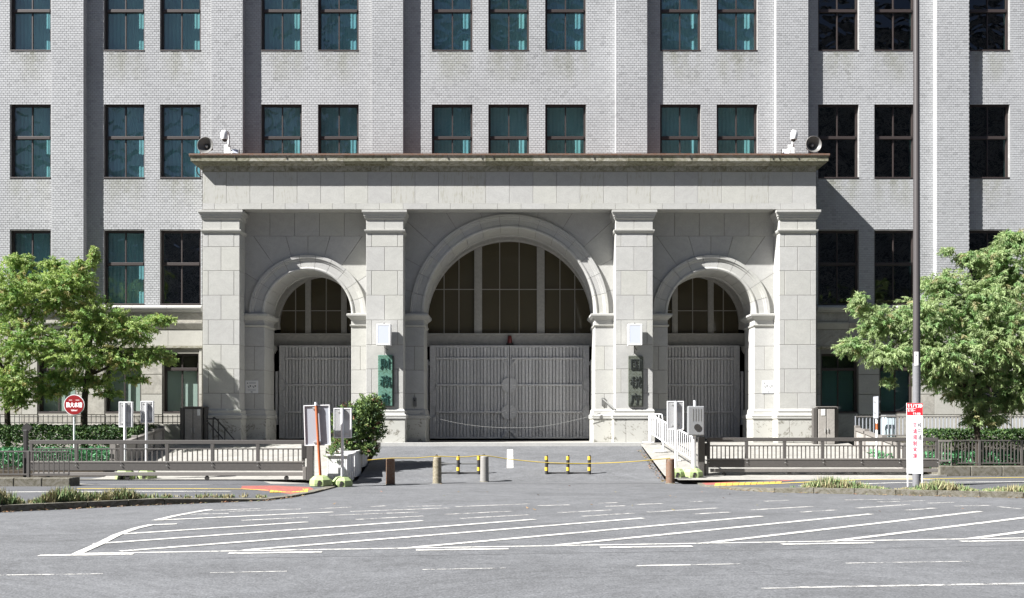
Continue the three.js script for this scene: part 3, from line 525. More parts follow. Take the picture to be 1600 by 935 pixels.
// ------------------------------------------------------------------ stone portal
const portal = thing('entrance_portal', 'pale stone entrance portal with three arches, four square piers and a deep cornice', 'portal', [0, FLOOR, 0]);
const BZ = -0.75, BACK = -2.2;                                  // bay wall face, end of the arch tunnels
const HALF = 10.655, yc = 5.55, RO_S = 2.08, RI_S = 1.538, RO_B = 3.52, RI_B = 3.03, XS = 7.148, SOFFIT = 9.13;
const hy = (py) => Y(py, 0);
seed(202);
{
  const J = 0.006;
  // bodies behind the facing stones
  const holes = [archPath(-XS, yc, RI_S + 0.12, 0.4), archPath(0, yc, RI_B + 0.12, 0.4), archPath(XS, yc, RI_S + 0.12, 0.4)];
  part(portal, 'bay_wall', extrude([[-HALF + 0.05, 0.39], [HALF - 0.05, 0.39], [HALF - 0.05, SOFFIT + 0.1], [-HALF + 0.05, SOFFIT + 0.1]], BACK + 0.05, BZ - 0.03, holes, 40), M.joint);
  const holes2 = [archPath(-XS, yc, 2.1, 0.4), archPath(0, yc, 3.5, 0.4), archPath(XS, yc, 2.1, 0.4)];
  part(portal, 'passage_wall', extrude([[-HALF + 0.05, 0.39], [HALF - 0.05, 0.39], [HALF - 0.05, SOFFIT + 0.1], [-HALF + 0.05, SOFFIT + 0.1]], -4.75, BACK + 0.02, holes2, 40), stoneTones[3]);
  part(portal, 'entablature_body', box(-HALF + 0.02, HALF - 0.02, SOFFIT + 0.02, 10.86, WZ - 0.3, -0.02), M.joint);
  part(portal, 'soffit', box(-HALF + 0.06, HALF - 0.06, SOFFIT, SOFFIT + 0.03, BZ - 0.1, -0.03), stoneTones[1]);
  part(portal, 'side_wall', box(-HALF + 0.01, -HALF + 0.3, 0.4, 10.8, WZ - 0.3, -0.7), M.stone);
  part(portal, 'side_wall', box(HALF - 0.3, HALF - 0.01, 0.4, 10.8, WZ - 0.3, -0.7), M.stone);
  part(portal, 'roof', box(-HALF - 0.34, HALF + 0.34, 10.9, 10.945, WZ - 0.2, 0.35), M.copper);

  // four square piers
  for (const [x0, x1] of [[-HALF, -9.38], [-4.98, -3.69], [3.69, 4.98], [9.38, HALF]]) {
    const pier = partGroup(portal, 'pier'), outer = x0 < -9 ? x0 + 0.02 : x0, zb = BZ - 0.06;
    part(pier, 'core', box(x0 + 0.018, x1 - 0.018, 0.4, SOFFIT, zb, -0.018), M.joint);
    const rows = [[hy(655), FLOOR], [8.283, hy(386)], [hy(386), hy(423.5)], [hy(423.5), hy(461.7)], [hy(461.7), hy(500.4)], [hy(500.4), hy(539)], [hy(539), hy(577)], [hy(577), hy(614.6)], [hy(614.6), hy(643)]];
    rows.forEach(([top, bot], i) => {
      const cuts = i === 0 ? [0, 0.3, 1] : i % 2 ? [0, 0.15, 0.85, 1] : [0, 0.5, 1], out = i === 0 ? 0.07 : 0;
      const a = x0 - out, w = x1 - x0 + out * 2;
      for (let k = 0; k < cuts.length - 1; k++) part(pier, 'stone', block(a + w * cuts[k] + (k ? J : 0), a + w * cuts[k + 1] - (k < cuts.length - 2 ? J : 0), bot + (i === 0 ? 0 : J), top - J, zb, out + rr(-0.0015, 0.0015), 0.007), i === 0 ? M.grimeStone : stoneAny());
    });
    const neck = [8.39, 8.75], mid = (x0 + x1) / 2;
    for (const [a, b] of [[x0, mid - J], [mid + J, x1]]) part(pier, 'neck_stone', block(a, b, neck[0], neck[1], zb, 0.0), stoneAny());
    part(pier, 'base_moulding', ringMould(x0, x1, zb, 0, [[0.05, 1.82], [0.1, 1.83], [0.1, 1.9], [0.115, 1.93], [0.1, 1.965], [0.06, 1.985], [0.05, 2.02], [0.05, 2.06], [0.06, 2.08], [0.05, 2.12], [0.015, 2.155], [0, 2.17]]), stoneTones[1]);
    part(pier, 'necking', ringMould(x0, x1, zb, 0, [[0, 8.27], [0.03, 8.29], [0.055, 8.33], [0.065, 8.36], [0.065, 8.392], [0, 8.4]]), stoneTones[2]);
    part(pier, 'capital', ringMould(x0, x1, zb, 0, [[0, 8.74], [0.02, 8.745], [0.05, 8.79], [0.055, 8.84], [0.08, 8.855], [0.085, 8.9], [0.115, 8.955], [0.135, 8.985], [0.135, 9.05], [0.13, 9.06], [0, 9.065]]), stoneTones[1]);
  }

  // entablature: architrave band, frieze, fascia and cornice, stone by stone
  const rowOf = (n, y0, y1, z1, name, off = 0, mats = stoneAny) => {
    const w = 2 * HALF / n;
    for (let i = off ? -1 : 0; i < n; i++) { const a = Math.max(-HALF, -HALF + (i + off) * w), b = Math.min(HALF, -HALF + (i + 1 + off) * w); if (b - a < 0.05) continue; part(portal, name, block(a + (a > -HALF ? J * 0.8 : 0), b - (b < HALF ? J * 0.8 : 0), y0, y1, -0.15, z1 + rr(-0.0012, 0.0012), 0.005), mats()); }
  };
  rowOf(26, 9.31, 10.405, 0, 'frieze_stone', 0, () => rnd() < 0.3 ? M.streakStone : stoneAny());
  rowOf(26, 9.1, 9.302, 0.02, 'architrave_stone', 0.5);
  rowOf(26, 10.413, 10.63, 0.05, 'fascia_stone', 0.5, () => M.dirtyStone);
  const prof = [[0.05, 10.6], [0.09, 10.625], [0.12, 10.645], [0.29, 10.665], [0.3, 10.69], [0.325, 10.7], [0.33, 10.84], [0.35, 10.855], [0.355, 10.9]];
  part(portal, 'cornice', ringMould(-HALF, HALF, WZ - 0.1, 0, prof), M.mossStone);
  const cw = 2 * (HALF - 0.05) / 13;
  for (let i = 0; i < 13; i++) part(portal, 'cornice_stone', runX(-HALF + 0.05 + i * cw + 0.006, -HALF + 0.05 + (i + 1) * cw - 0.006, [[0, 10.9], [0, 10.59], ...prof.map(([z, y]) => [z + 0.006, y - 0.006])]), i % 3 ? M.dirtyStone : M.mossStone);
  part(portal, 'gutter_edge', merged(box(-HALF - 0.37, HALF + 0.37, 10.885, 10.95, 0.35, 0.372), box(-HALF - 0.372, -HALF - 0.35, 10.85, 10.95, WZ + 0.1, 0.349), box(HALF + 0.35, HALF + 0.372, 10.85, 10.95, WZ + 0.1, 0.349)), M.copper);
  for (let i = 0; i < 26; i++) if (rnd() < 0.55) { const x = -HALF + (i + rnd()) * 0.82; part(portal, 'gutter_bracket', box(x, x + 0.03, 10.79, 10.9, 0.35, 0.366), M.blackMetal); }

  // arches: ring stones and the fan of wall stones round them
  const bays = [[-XS, RI_S, RO_S, -9.38, -4.98, 11, [0, 33, 55, 74, 90, 106, 125, 147, 180]], [0, RI_B, RO_B, -3.69, 3.69, 15, [0, 13, 28, 42, 58, 74, 90, 106, 122, 138, 152, 167, 180]], [XS, RI_S, RO_S, 4.98, 9.38, 11, [0, 33, 55, 74, 90, 106, 125, 147, 180]]];
  for (const [cx, ri, ro, xa, xb, n, fan] of bays) {
    const arch = partGroup(portal, 'arch'), k = ro > 3 ? 1.15 : 1;
    const ringProf = [[ri, BACK], [ri, BZ - 0.55], [ri + 0.004, BZ - 0.5], [ri, BZ + 0.03], [ri + 0.02, BZ + 0.06], [ri + 0.06, BZ + 0.075], [ri + 0.1, BZ + 0.06], [ri + 0.115, BZ + 0.035], [ri + 0.13, BZ + 0.035], [ro - 0.19, BZ + 0.035], [ro - 0.18, BZ + 0.06], [ro - 0.12, BZ + 0.07], [ro - 0.11, BZ + 0.1], [ro - 0.01, BZ + 0.105], [ro, BZ + 0.09], [ro, BZ - 0.1], [ri + 0.3, BZ - 0.15], [ri + 0.3, BACK]];
    for (let i = 0; i < n; i++) { const e = 0.006 / ro; part(arch, 'voussoir', arcSweep(cx, yc, ringProf, Math.PI * i / n + e, Math.PI * (i + 1) / n - e, ro > 3 ? 5 : 5), stoneAny()); }
    part(arch, 'inner_rib', arcSweep(cx, yc, [[ri - 0.035, BACK + 0.02], [ri - 0.035, BACK + 0.12], [ri + 0.02, BACK + 0.14], [ri + 0.05, BACK - 0.02]], 0, Math.PI, 40), stoneTones[1]);
    // wall stones, cut by radial joints and the edge of the bay
    const top = ro > 3 ? SOFFIT : 8.3, ray = (deg, side) => { const a = deg * Math.PI / 180, c = Math.cos(a), s = Math.sin(a), w = c > 0 ? (xb - cx) / Math.max(c, 1e-6) : (xa - cx) / Math.min(c, -1e-6), t = Math.min(w, (top - yc) / Math.max(s, 1e-6)); return [cx + c * t, yc + s * t]; };
    for (let i = 0; i < fan.length - 1; i++) {
      const e = 0.35 / (ro > 3 ? 2 : 1.2), a0 = fan[i] + (i ? e * 0.5 : 0), a1 = fan[i + 1] - (i < fan.length - 2 ? e * 0.5 : 0), pts = [], steps = 6;
      for (let s = 0; s <= steps; s++) { const a = (a0 + (a1 - a0) * s / steps) * Math.PI / 180; pts.push([cx + (ro - 0.03) * Math.cos(a), yc + (ro - 0.03) * Math.sin(a)]); }
      const far = [ray(a1)]; const ca = Math.atan2(top - yc, xb - cx) * 180 / Math.PI, cb = Math.atan2(top - yc, xa - cx) * 180 / Math.PI;
      if (cb > a0 && cb < a1) far.push([xa, top]); if (ca > a0 && ca < a1) far.push([xb, top]);
      far.push(ray(a0));
      const poly = [...pts, ...far];
      if (Math.hypot(far[0][0] - cx, far[0][1] - yc) < ro - 0.02 && far.length < 3) continue;
      part(arch, 'wall_stone', extrude(poly, BZ - 0.08, BZ + rr(-0.002, 0.002)), stoneAny());
    }
    if (ro < 3) for (let i = 0; i < 5; i++) { const a = xa + (xb - xa) * (i / 5), b = xa + (xb - xa) * (i + 1) / 5; part(arch, 'wall_stone', block(a + (i ? J : 0), b - (i < 4 ? J : 0), 8.31, SOFFIT, BZ - 0.08, BZ + rr(-0.002, 0.002), 0.004), stoneAny()); }
    // jambs with impost and base
    for (const s of [-1, 1]) {
      const p = s < 0 ? xa - 0.02 : cx + ri, q = s < 0 ? cx - ri : xb + 0.02, jamb = partGroup(portal, 'jamb'), zf = BZ + 0.03;
      part(jamb, 'core', box(p + (s > 0 ? 0.016 : 0), q - (s < 0 ? 0.016 : 0), 0.4, yc - 0.05, BACK + 0.02, zf - 0.016), M.joint);
      const lv = [1.82, hy(643), hy(614.6), hy(577), hy(539), 5.08];
      part(jamb, 'plinth_stone', block(p - (s > 0 ? 0.07 : 0), q + (s < 0 ? 0.07 : 0), FLOOR, 1.815, BACK - 0.05, zf + 0.07, 0.01), M.grimeStone);
      for (let r = 0; r < lv.length - 1; r++) {
        const halves = r % 2 ? [[p, (p + q) / 2 - J], [(p + q) / 2 + J, q]] : [[p, q]];
        for (const [u, v] of halves) part(jamb, 'stone', block(u, v, lv[r] + J, lv[r + 1] - J, BACK, zf + rr(-0.0015, 0.0015), 0.007), stoneAny());
      }
      part(jamb, 'neck_stone', block(p, q, 5.16, 5.33, BACK, zf, 0.006), stoneAny());
      part(jamb, 'base_moulding', ringMould(p, q, BACK, zf, [[0.05, 1.815], [0.1, 1.83], [0.1, 1.9], [0.11, 1.93], [0.06, 1.985], [0.05, 2.06], [0.05, 2.12], [0, 2.17]]), stoneTones[1]);
      part(jamb, 'impost', ringMould(p, q, BACK, zf, [[0, 5.32], [0.02, 5.33], [0.05, 5.38], [0.09, 5.4], [0.13, 5.45], [0.15, 5.47], [0.15, 5.535], [0.1, 5.55], [0, 5.55]]), stoneTones[1]);
      part(jamb, 'necking', ringMould(p, q, BACK, zf, [[0, 5.08], [0.03, 5.1], [0.045, 5.13], [0.045, 5.155], [0, 5.165]]), stoneTones[2]);
    }
  }
  part(portal, 'passage_end', merged(box(-11, 11, FLOOR, 9.5, -9.2, -9), box(-11, -10.6, FLOOR, 9.5, -9, -4.75), box(10.6, 11, FLOOR, 9.5, -9, -4.75), box(-11, 11, 9.2, 9.5, -9, -4.75)), M.black);
}

// ------------------------------------------------------------------ lunettes over the gates, and the gates
function lunette(cx, r, label) {
  const z = -4.4, cy = 5.55, y0 = 5.14, t = thing('arched_window', label, 'window', [cx, y0 - 0.45, z], 'arched fanlights over the gates');
  const big = r > 2.5, glassR = r - 0.26, A = (c, y) => Math.sqrt(Math.max(0, c * c - y * y));
  part(t, 'frame', arcSweep(cx, cy, [[glassR, z - 0.05], [glassR, z + 0.1], [glassR + 0.05, z + 0.14], [r + 0.08, z + 0.16], [r + 0.08, z - 0.05]], -0.13, Math.PI + 0.13, 48), M.lunettePaint);
  part(t, 'lintel', merged(softBox(cx - r - 0.05, cx + r + 0.05, 4.7, y0 - 0.06, z - 0.1, z + 0.2, 0.012), softBox(cx - r - 0.05, cx + r + 0.05, y0 - 0.06, y0 + 0.01, z - 0.1, z + 0.24, 0.01), softBox(cx - r - 0.05, cx + r + 0.05, 4.64, 4.7, z - 0.1, z + 0.24, 0.01)), M.lunettePaint);
  const posts = big ? [-1.22, 1.22] : [-0.7, 0.7], pw = big ? 0.15 : 0.11;
  for (const p of posts) { const part_ = part(t, 'mullion', softBox(cx + p - pw, cx + p + pw, y0, cy + A(glassR + 0.03, p), z - 0.04, z + 0.1, 0.012), M.lunettePaint); part(part_, 'fillet', box(cx + p - pw * 0.45, cx + p + pw * 0.45, y0, cy + A(glassR + 0.03, p) - 0.05, z + 0.1, z + 0.118), M.lunettePaint); }
  const bars = big ? [-2.55, -1.97, -0.38, 0.38, 1.97, 2.55] : [-1.2, 0, 1.2], yb = big ? 6.88 : 6.05;
  for (const p of bars) if (A(glassR, p) > 0.2) part(t, 'glazing_bar', box(cx + p - 0.017, cx + p + 0.017, y0, cy + A(glassR, p) - 0.005, z - 0.03, z + 0.03), M.barPaint);
  part(t, 'cross_bar', box(cx - A(glassR, yb - cy), cx + A(glassR, yb - cy), yb - 0.016, yb + 0.016, z - 0.033, z + 0.033), M.barPaint);
  // panes between the bars, each its own sheet
  const xs = [-glassR, ...[...posts, ...bars].sort((a, b) => a - b), glassR], lim = (x) => cy + A(glassR, x);
  for (let i = 0; i < xs.length - 1; i++) for (const up of [0, 1]) {
    const a = xs[i], b = xs[i + 1], pts = []; if (b - a < 0.05) continue;
    const lo = up ? yb : y0, bottom = [[cx + a, lo], [cx + b, lo]];
    for (let s = 0; s <= 8; s++) { const x = b + (a - b) * s / 8; pts.push([cx + x, Math.max(lo, up ? lim(x) : Math.min(yb, lim(x)))]); }
    if (Math.max(...pts.map((p) => p[1])) - lo < 0.05) continue;
    const g = new THREE.ShapeGeometry(new THREE.Shape([...bottom, ...pts].map(([x, y]) => new THREE.Vector2(x, y)))); g.translate(0, 0, z);
    part(t, 'pane', uvm(g), M.lunetteGlass);
  }
}
M.lunetteGlass = new THREE.MeshPhysicalMaterial({ color: col(0.15, 0.13, 0.085), roughness: 0.08, transmission: 0.4, thickness: 0, ior: 1.4, bumpMap: rep(waveBump, 0.5), bumpScale: 0.003 });
lunette(0, 3.45, 'large dark arched window above the main double gate');
lunette(-XS, 2.06, 'dark arched window above the single gate nearer the green nameplate');
lunette(XS, 2.06, 'dark arched window above the single gate nearer the bronze nameplate');

function gateLeaf(parent, x0, x1, y0, y1, z, hinge, centre) {      // a leaf of upright boards in a frame with rails and round bosses
  const g = partGroup(parent, 'leaf'), P = M.gatePaint, s = 0.24, w = x1 - x0, h = y1 - y0;
  const rails = [0.86, 0.575, 0.285];
  part(g, 'backing', box(x0 + 0.02, x1 - 0.02, y0 + 0.02, y1 - 0.02, z - 0.12, z - 0.07), M.gatePaint[1]);
  const sl = hinge < 0 ? s : 0.07, sr = hinge > 0 ? s : 0.07, n = Math.round((w - sl - sr) / 0.128), bw = (w - sl - sr) / n;
  for (let i = 0; i < n; i++) part(g, 'board', block(x0 + sl + i * bw + 0.013, x0 + sl + (i + 1) * bw - 0.013, y0 + 0.05, y1 - 0.06, z - 0.08, z + 0.012 + rr(-0.003, 0.003), 0.008), P[Math.floor(rnd() * 3)]);
  part(g, 'stile', block(x0, x0 + sl, y0, y1, z - 0.04, z + 0.03, 0.008), P[0]);
  part(g, 'stile', block(x1 - sr, x1, y0, y1, z - 0.04, z + 0.03, 0.008), P[0]);
  part(g, 'rail', block(x0 + sl, x1 - sr, y1 - 0.08, y1, z - 0.04, z + 0.028, 0.008), P[0]);
  part(g, 'rail', block(x0 + sl, x1 - sr, y0, y0 + 0.07, z - 0.04, z + 0.028, 0.008), P[0]);
  for (const k of rails) part(g, 'rail', block(x0 + sl, x1 - sr, y0 + h * k - 0.04, y0 + h * k + 0.04, z - 0.02, z + 0.1, 0.02), P[2]);  // cross rails take the lightest tone: light on their bevels put into the paint
  for (const k of [0.86, 0.575, 0.285, 0.0]) {
    for (const side of centre ? [hinge, -hinge] : [hinge]) {
      const atCentre = side === -hinge, r = atCentre ? 0.27 : 0.26, cx = side < 0 ? (atCentre ? x0 + 0.004 : x0 + 0.0) : (atCentre ? x1 - 0.004 : x1), full = k > 0 && k < 0.8;
      const sh = new THREE.Shape(), a0 = side < 0 ? -Math.PI / 2 : Math.PI / 2; 
      if (full) sh.absarc(cx, y0 + h * k, r, a0, a0 + Math.PI, false); else if (k === 0) { if (!atCentre) continue; sh.moveTo(cx, y0 + 0.02); sh.absarc(cx, y0 + 0.02, r, side < 0 ? 0 : Math.PI / 2, side < 0 ? Math.PI / 2 : Math.PI, false); } else { if (!atCentre) continue; sh.moveTo(cx, y0 + h * k); sh.absarc(cx, y0 + h * k, r, side < 0 ? -Math.PI / 2 : Math.PI, side < 0 ? 0 : Math.PI * 1.5, false); }
      sh.closePath();
      const bs = part(g, 'boss', extrude(sh, z - 0.01, z + (atCentre ? 0.085 : 0.06), [], 14), P[0]); if (full) part(bs, 'boss_rim', arcSweep(cx, y0 + h * k, [[r - 0.005, z], [r - 0.005, z + 0.1], [r + 0.02, z + 0.1], [r + 0.02, z]], a0, a0 + Math.PI, 18), P[1]);
    }
  }
  for (const [a, b] of [[0.34, 0.52], [0.64, 0.8], [0.06, 0.22]]) { const sx = hinge < 0 ? x0 + s * 0.45 : x1 - s * 0.55; part(g, 'hinge_strap', box(sx, sx + 0.03, y0 + h * a, y0 + h * b, z + 0.03, z + 0.042), P[1]); }
}
seed(404);
{
  const z = -3.9, y0 = FLOOR + 0.07, y1 = 4.66;
  const main = thing('main_gate', 'grey double-leaf gate of upright boards under the big central arch', 'gate', [0, FLOOR, z], 'gates in the portal');
  gateLeaf(main, -3.07, -0.012, y0, y1, z, -1, true); gateLeaf(main, 0.012, 3.07, y0, y1, z, 1, true);
  for (const s of [-1, 1]) {
    const hz = s * 3.19; part(main, 'hanging_post', box(hz - 0.06, hz + 0.06, FLOOR + 0.55, y1 - 0.55, z - 0.12, z - 0.02), M.gatePaint[0]);
    part(main, 'hinge', box(Math.min(hz, s * 3.0) - 0.06, Math.max(hz, s * 3.0) + 0.12, y1 - 0.76, y1 - 0.62, z - 0.08, z - 0.045), M.gatePaint[1]);
  }
  for (const [s, nm] of [[-1, 'grey single gate of upright boards in the side arch by the green nameplate'], [1, 'grey single gate of upright boards in the side arch by the bronze nameplate']]) {
    const g = thing('side_gate', nm, 'gate', [s * XS, FLOOR, z], 'gates in the portal');
    gateLeaf(g, s * XS - 1.73, s * XS + 1.73, y0, y1, z, s, false);
    part(g, 'hanging_post', box(s * (XS + 1.83) - 0.05, s * (XS + 1.83) + 0.05, FLOOR + 0.6, y1 - 1.0, z - 0.12, z - 0.02), M.gatePaint[0]);
    const pil = thing('passage_pier', s < 0 ? 'shaded stone pier inside the side arch by the green nameplate' : 'shaded stone pier inside the side arch by the bronze nameplate', 'pier', [s * (XS + 2.0), FLOOR, -3.4], 'stone piers inside the side arches');
    const a = s * (XS + 2.02), p = Math.min(a, a + s * 0.5), q = Math.max(a, a + s * 0.5);
    part(pil, 'shaft', block(p - 0.08, q + 0.08, FLOOR + 0.8, 4.3, -3.9, -3.0, 0.01), stoneTones[1]);
    part(pil, 'plinth', block(p - 0.16, q + 0.16, FLOOR, FLOOR + 0.8, -3.9, -2.92, 0.01), stoneTones[0]);
    part(pil, 'capital', ringMould(p - 0.08, q + 0.08, -3.9, -3.0, [[0, 4.3], [0.05, 4.34], [0.1, 4.44], [0.12, 4.5], [0.12, 4.62], [0, 4.65]]), stoneTones[1]);
  }
}

// ------------------------------------------------------------------ fittings on the portal
for (const [s, px, what] of [[-1, 600, 'green'], [1, 992, 'bronze']]) {
  const z = 0.0, x = X(px, 0.3), y0 = Y(540, 0.3), y1 = Y(507, 0.3), w = 0.24, lt = thing('wall_lantern', `white box lantern on the pier above the ${what} nameplate`, 'lantern', [x, y0, 0.02], 'white box lanterns on the piers');
  part(lt, 'bracket', box(x - 0.06, x + 0.06, y0 + 0.2, y0 + 0.5, 0.0, 0.12), M.white);
  part(lt, 'housing', merged(softBox(x - w, x - w + 0.05, y0, y1, 0.1, 0.46), softBox(x + w - 0.05, x + w, y0, y1, 0.1, 0.46), softBox(x - w + 0.05, x + w - 0.05, y0, y0 + 0.05, 0.1, 0.46), softBox(x - w + 0.05, x + w - 0.05, y1 - 0.06, y1, 0.1, 0.46), box(x - w + 0.04, x + w - 0.04, y0 + 0.04, y1 - 0.04, 0.1, 0.14)), M.white);
  part(lt, 'frosted_panel', box(x - w + 0.045, x + w - 0.045, y0 + 0.045, y1 - 0.055, 0.4, 0.455), M.frosted);
  part(lt, 'finial', cyl(x, y1, y1 + 0.06, 0.3, 0.025, 0.012, 10), M.blackMetal);
  part(lt, 'hook', tube([V(x, y0, 0.25), V(x + 0.01, y0 - 0.06, 0.24), V(x + 0.05, y0 - 0.1, 0.16), V(x + 0.1, y0 - 0.13, 0.01)], 0.012), M.blackMetal);
}
for (const [x0, x1, y0, y1, chars, pm, lm, lb] of [[590.5, 613, 634.5, 555, '財務省', M.greenPlate, M.greenLetter, 'tall green nameplate with raised calligraphy on the pier behind the clipped bush'], [982, 1003.5, 634.5, 556, '国税庁', M.darkPlate, M.darkLetter, 'tall dark bronze nameplate with raised calligraphy on the pier by the white railing']]) {
  const z = 0.1, a = X(x0, z), b = X(x1, z), c = Y(y0, z), d = Y(y1, z), t = thing('nameplate', lb, 'nameplate', [(a + b) / 2, c, 0.02], 'raised nameplates on the piers');
  part(t, 'backing_board', softBox(a + 0.02, b + 0.05, c - 0.03, d - 0.03, 0.0, 0.045, 0.01), pm === M.greenPlate ? M.bronzeMetal : M.darkPlate);
  part(t, 'plate', softBox(a, b, c, d, 0.045, z, 0.012), pm);
  [...chars].forEach((ch, i) => { const h = 0.4, w = 0.38, yy = d - 0.1 - (i + 1) * h - i * 0.2; part(t, 'character', raised(ch, (a + b) / 2 - w / 2, yy, w, h, z, 0.023, 0.03), lm); });
}
{ // red lamp on the lintel of the main gate
  const z = -4.1, x = X(796.5, z), y = Y(538, z), t = thing('warning_lamp', 'small dark red lamp on the lintel over the main gate', 'lamp', [x, y, z]);
  part(t, 'base', box(x - 0.14, x + 0.14, y - 0.02, y + 0.03, z - 0.1, z + 0.1), M.blackMetal);
  const g = lathe([[0, 0.3], [0.06, 0.295], [0.075, 0.25], [0.1, 0.0], [0, 0]]); g.translate(x, y + 0.03, z); part(t, 'lens', g, M.redPlastic);
}
for (const [px, lb] of [[393, 'white paper notice on the shaded jamb by the stair handrail'], [1201, 'white paper notice on the sunlit jamb beside the grey cabinet']]) {
  const z = BZ + 0.045, a = X(px - 10, z), b = X(px + 10, z), c = Y(615, z), d = Y(595, z), t = thing('notice', lb, 'notice', [(a + b) / 2, c, z], 'paper notices on the jambs');
  const tx = canvasTex(128, 128, (g) => { g.fillStyle = '#c6c6c4'; g.fillRect(0, 0, 128, 128); g.strokeStyle = '#b9bcc4'; g.lineWidth = 5; g.strokeRect(2, 2, 124, 124); g.fillStyle = '#3a3f4a'; g.beginPath(); g.moveTo(14, 30); g.lineTo(22, 16); g.lineTo(30, 30); g.fill(); g.fillStyle = '#70747e'; g.fillRect(38, 20, 70, 7); g.lineWidth = 6; g.strokeStyle = '#30343c'; for (const [x, k] of [[26, 1], [76, -1]]) { g.beginPath(); g.moveTo(x, 52); g.lineTo(x + 4, 66); g.lineTo(x + 14, 70); g.stroke(); g.beginPath(); g.arc(x + 24, 54, 5, 0, 7); g.stroke(); } g.fillStyle = '#8b8f98'; for (let k = 0; k < 3; k++) g.fillRect(22, 86 + k * 8, 84, 3); g.fillStyle = '#30343c'; g.fillRect(54, 112, 20, 7); });
  const sheet = box(a, b, c, d, z - 0.012, z), face = new THREE.PlaneGeometry(b - a - 0.01, d - c - 0.01); face.translate((a + b) / 2, (c + d) / 2, z + 0.003);
  part(t, 'board', sheet, M.white); part(t, 'print', face, std([1, 1, 1], { map: tx, roughness: 0.6 }));
}
// loudspeaker, camera and floodlight on each end of the portal roof
for (const s of [-1, 1]) {
  const end = s < 0 ? 'at the roof corner over the stair handrail' : 'at the roof corner over the grey cabinet', z = 0.05, y = 10.95;
  const sx = s < 0 ? X(321, z) : X(1271, z), sy = s < 0 ? Y(227.5, z) : Y(226, z);
  const sp = thing('loudspeaker', `round grey horn loudspeaker ${end}`, 'loudspeaker', [sx, y, z], 'horn loudspeakers on the portal roof');
  const horn = lathe([[0.05, -0.5], [0.07, -0.35], [0.1, -0.2], [0.17, -0.06], [0.265, 0.04], [0.285, 0.05], [0.285, 0.035], [0.26, 0.025], [0.16, -0.07], [0.09, -0.2], [0.0, -0.22]], 32); horn.rotateX(Math.PI / 2); horn.rotateY(s * 0.12); horn.translate(sx, sy, z); part(sp, 'horn', horn, M.hornGrey);
  const rim = new THREE.TorusGeometry(0.28, 0.011, 8, 32); rim.rotateY(s * 0.12); rim.translate(sx + s * 0.005, sy, z + 0.045); part(sp, 'rim', uvm(rim), M.bronzeLight);
  const core = lathe([[0, 0], [0.05, -0.01], [0.06, -0.1], [0, -0.12]], 16); core.rotateX(Math.PI / 2); core.translate(sx, sy, z - 0.08); part(sp, 'driver', core, M.steel);
  part(sp, 'stand', merged(box(sx - 0.05, sx + 0.05, y + 0.08, sy - 0.22, z - 0.3, z - 0.22), box(sx - 0.3, sx + s * -0.02 + 0.3, y + 0.06, y + 0.1, z - 0.34, z - 0.1), box(sx - 0.22, sx - 0.18, y, y + 0.06, z - 0.3, z - 0.14), box(sx + 0.2, sx + 0.24, y, y + 0.06, z - 0.3, z - 0.14)), M.blackMetal);
  const cx = s < 0 ? X(350, z) : X(1241, z), ct = thing('security_camera', `white hanging security camera ${end}`, 'camera', [cx, y, z], 'white cameras on the portal roof');
  const cy = Y(210, z);
  part(ct, 'post', softBox(cx - 0.1, cx + 0.12, y, Y(222, z), z - 0.42, z - 0.34), M.white);
  part(ct, 'arm', tube([V(cx + 0.06, Y(222, z) - 0.05, z - 0.36), V(cx + 0.05, cy + 0.12, z - 0.34), V(cx, cy + 0.16, z - 0.15), V(cx, cy + 0.1, z - 0.02)], 0.04), M.white);
  const body = lathe([[0, 0.16], [0.07, 0.15], [0.115, 0.07], [0.125, -0.02], [0.12, -0.16], [0.09, -0.17], [0, -0.17]], 20); body.rotateZ(-s * 0.08); body.translate(cx, cy - 0.02, z); part(ct, 'housing', body, M.white);
  const dome = new THREE.SphereGeometry(0.085, 16, 10, 0, Math.PI * 2, Math.PI / 2, Math.PI / 2); dome.translate(cx - s * 0.02, cy - 0.18, z); part(ct, 'dome', uvm(dome), M.blackMetal);
  const fx = s < 0 ? X(367, z) : X(1228, z), ft = thing('floodlight', `small white floodlight ${end}`, 'floodlight', [fx, y, z], 'floodlights on the portal roof');
  const fb = softBox(-0.13, 0.13, 0.06, 0.28, -0.09, 0.03, 0.02); fb.rotateX(-0.5); fb.rotateY(s * -0.4); fb.translate(fx, y, z); part(ft, 'lamp_head', fb, M.white);
  const lens = box(-0.09, 0.09, 0.09, 0.25, 0.03, 0.036); lens.rotateX(-0.5); lens.rotateY(s * -0.4); lens.translate(fx, y, z); part(ft, 'lens', lens, M.frosted);
  part(ft, 'bracket', merged(box(fx - 0.15, fx - 0.13, y, y + 0.22, z - 0.06, z), box(fx + 0.13, fx + 0.15, y, y + 0.22, z - 0.06, z), box(fx - 0.13, fx + 0.13, y, y + 0.02, z - 0.06, z)), M.blackMetal);
}
{ const p = (a, b) => V(X(a, -0.35), Y(b, -0.35), -0.35); const t = thing('cable', 'black cable looping under the cornice at the corner over the stair handrail', 'cable', [X(312, 0.2), Y(268, 0.2), 0.2]);
  const g = tube([p(311, 256), p(307, 262), p(308, 270), p(314, 276), p(321, 277)], 0.022); part(t, 'loop', g, M.blackMetal); part(t, 'clip', softBox(-HALF - 0.05, -HALF + 0.01, Y(279, -0.35), Y(275.5, -0.35), -0.39, -0.31), M.blackMetal); }
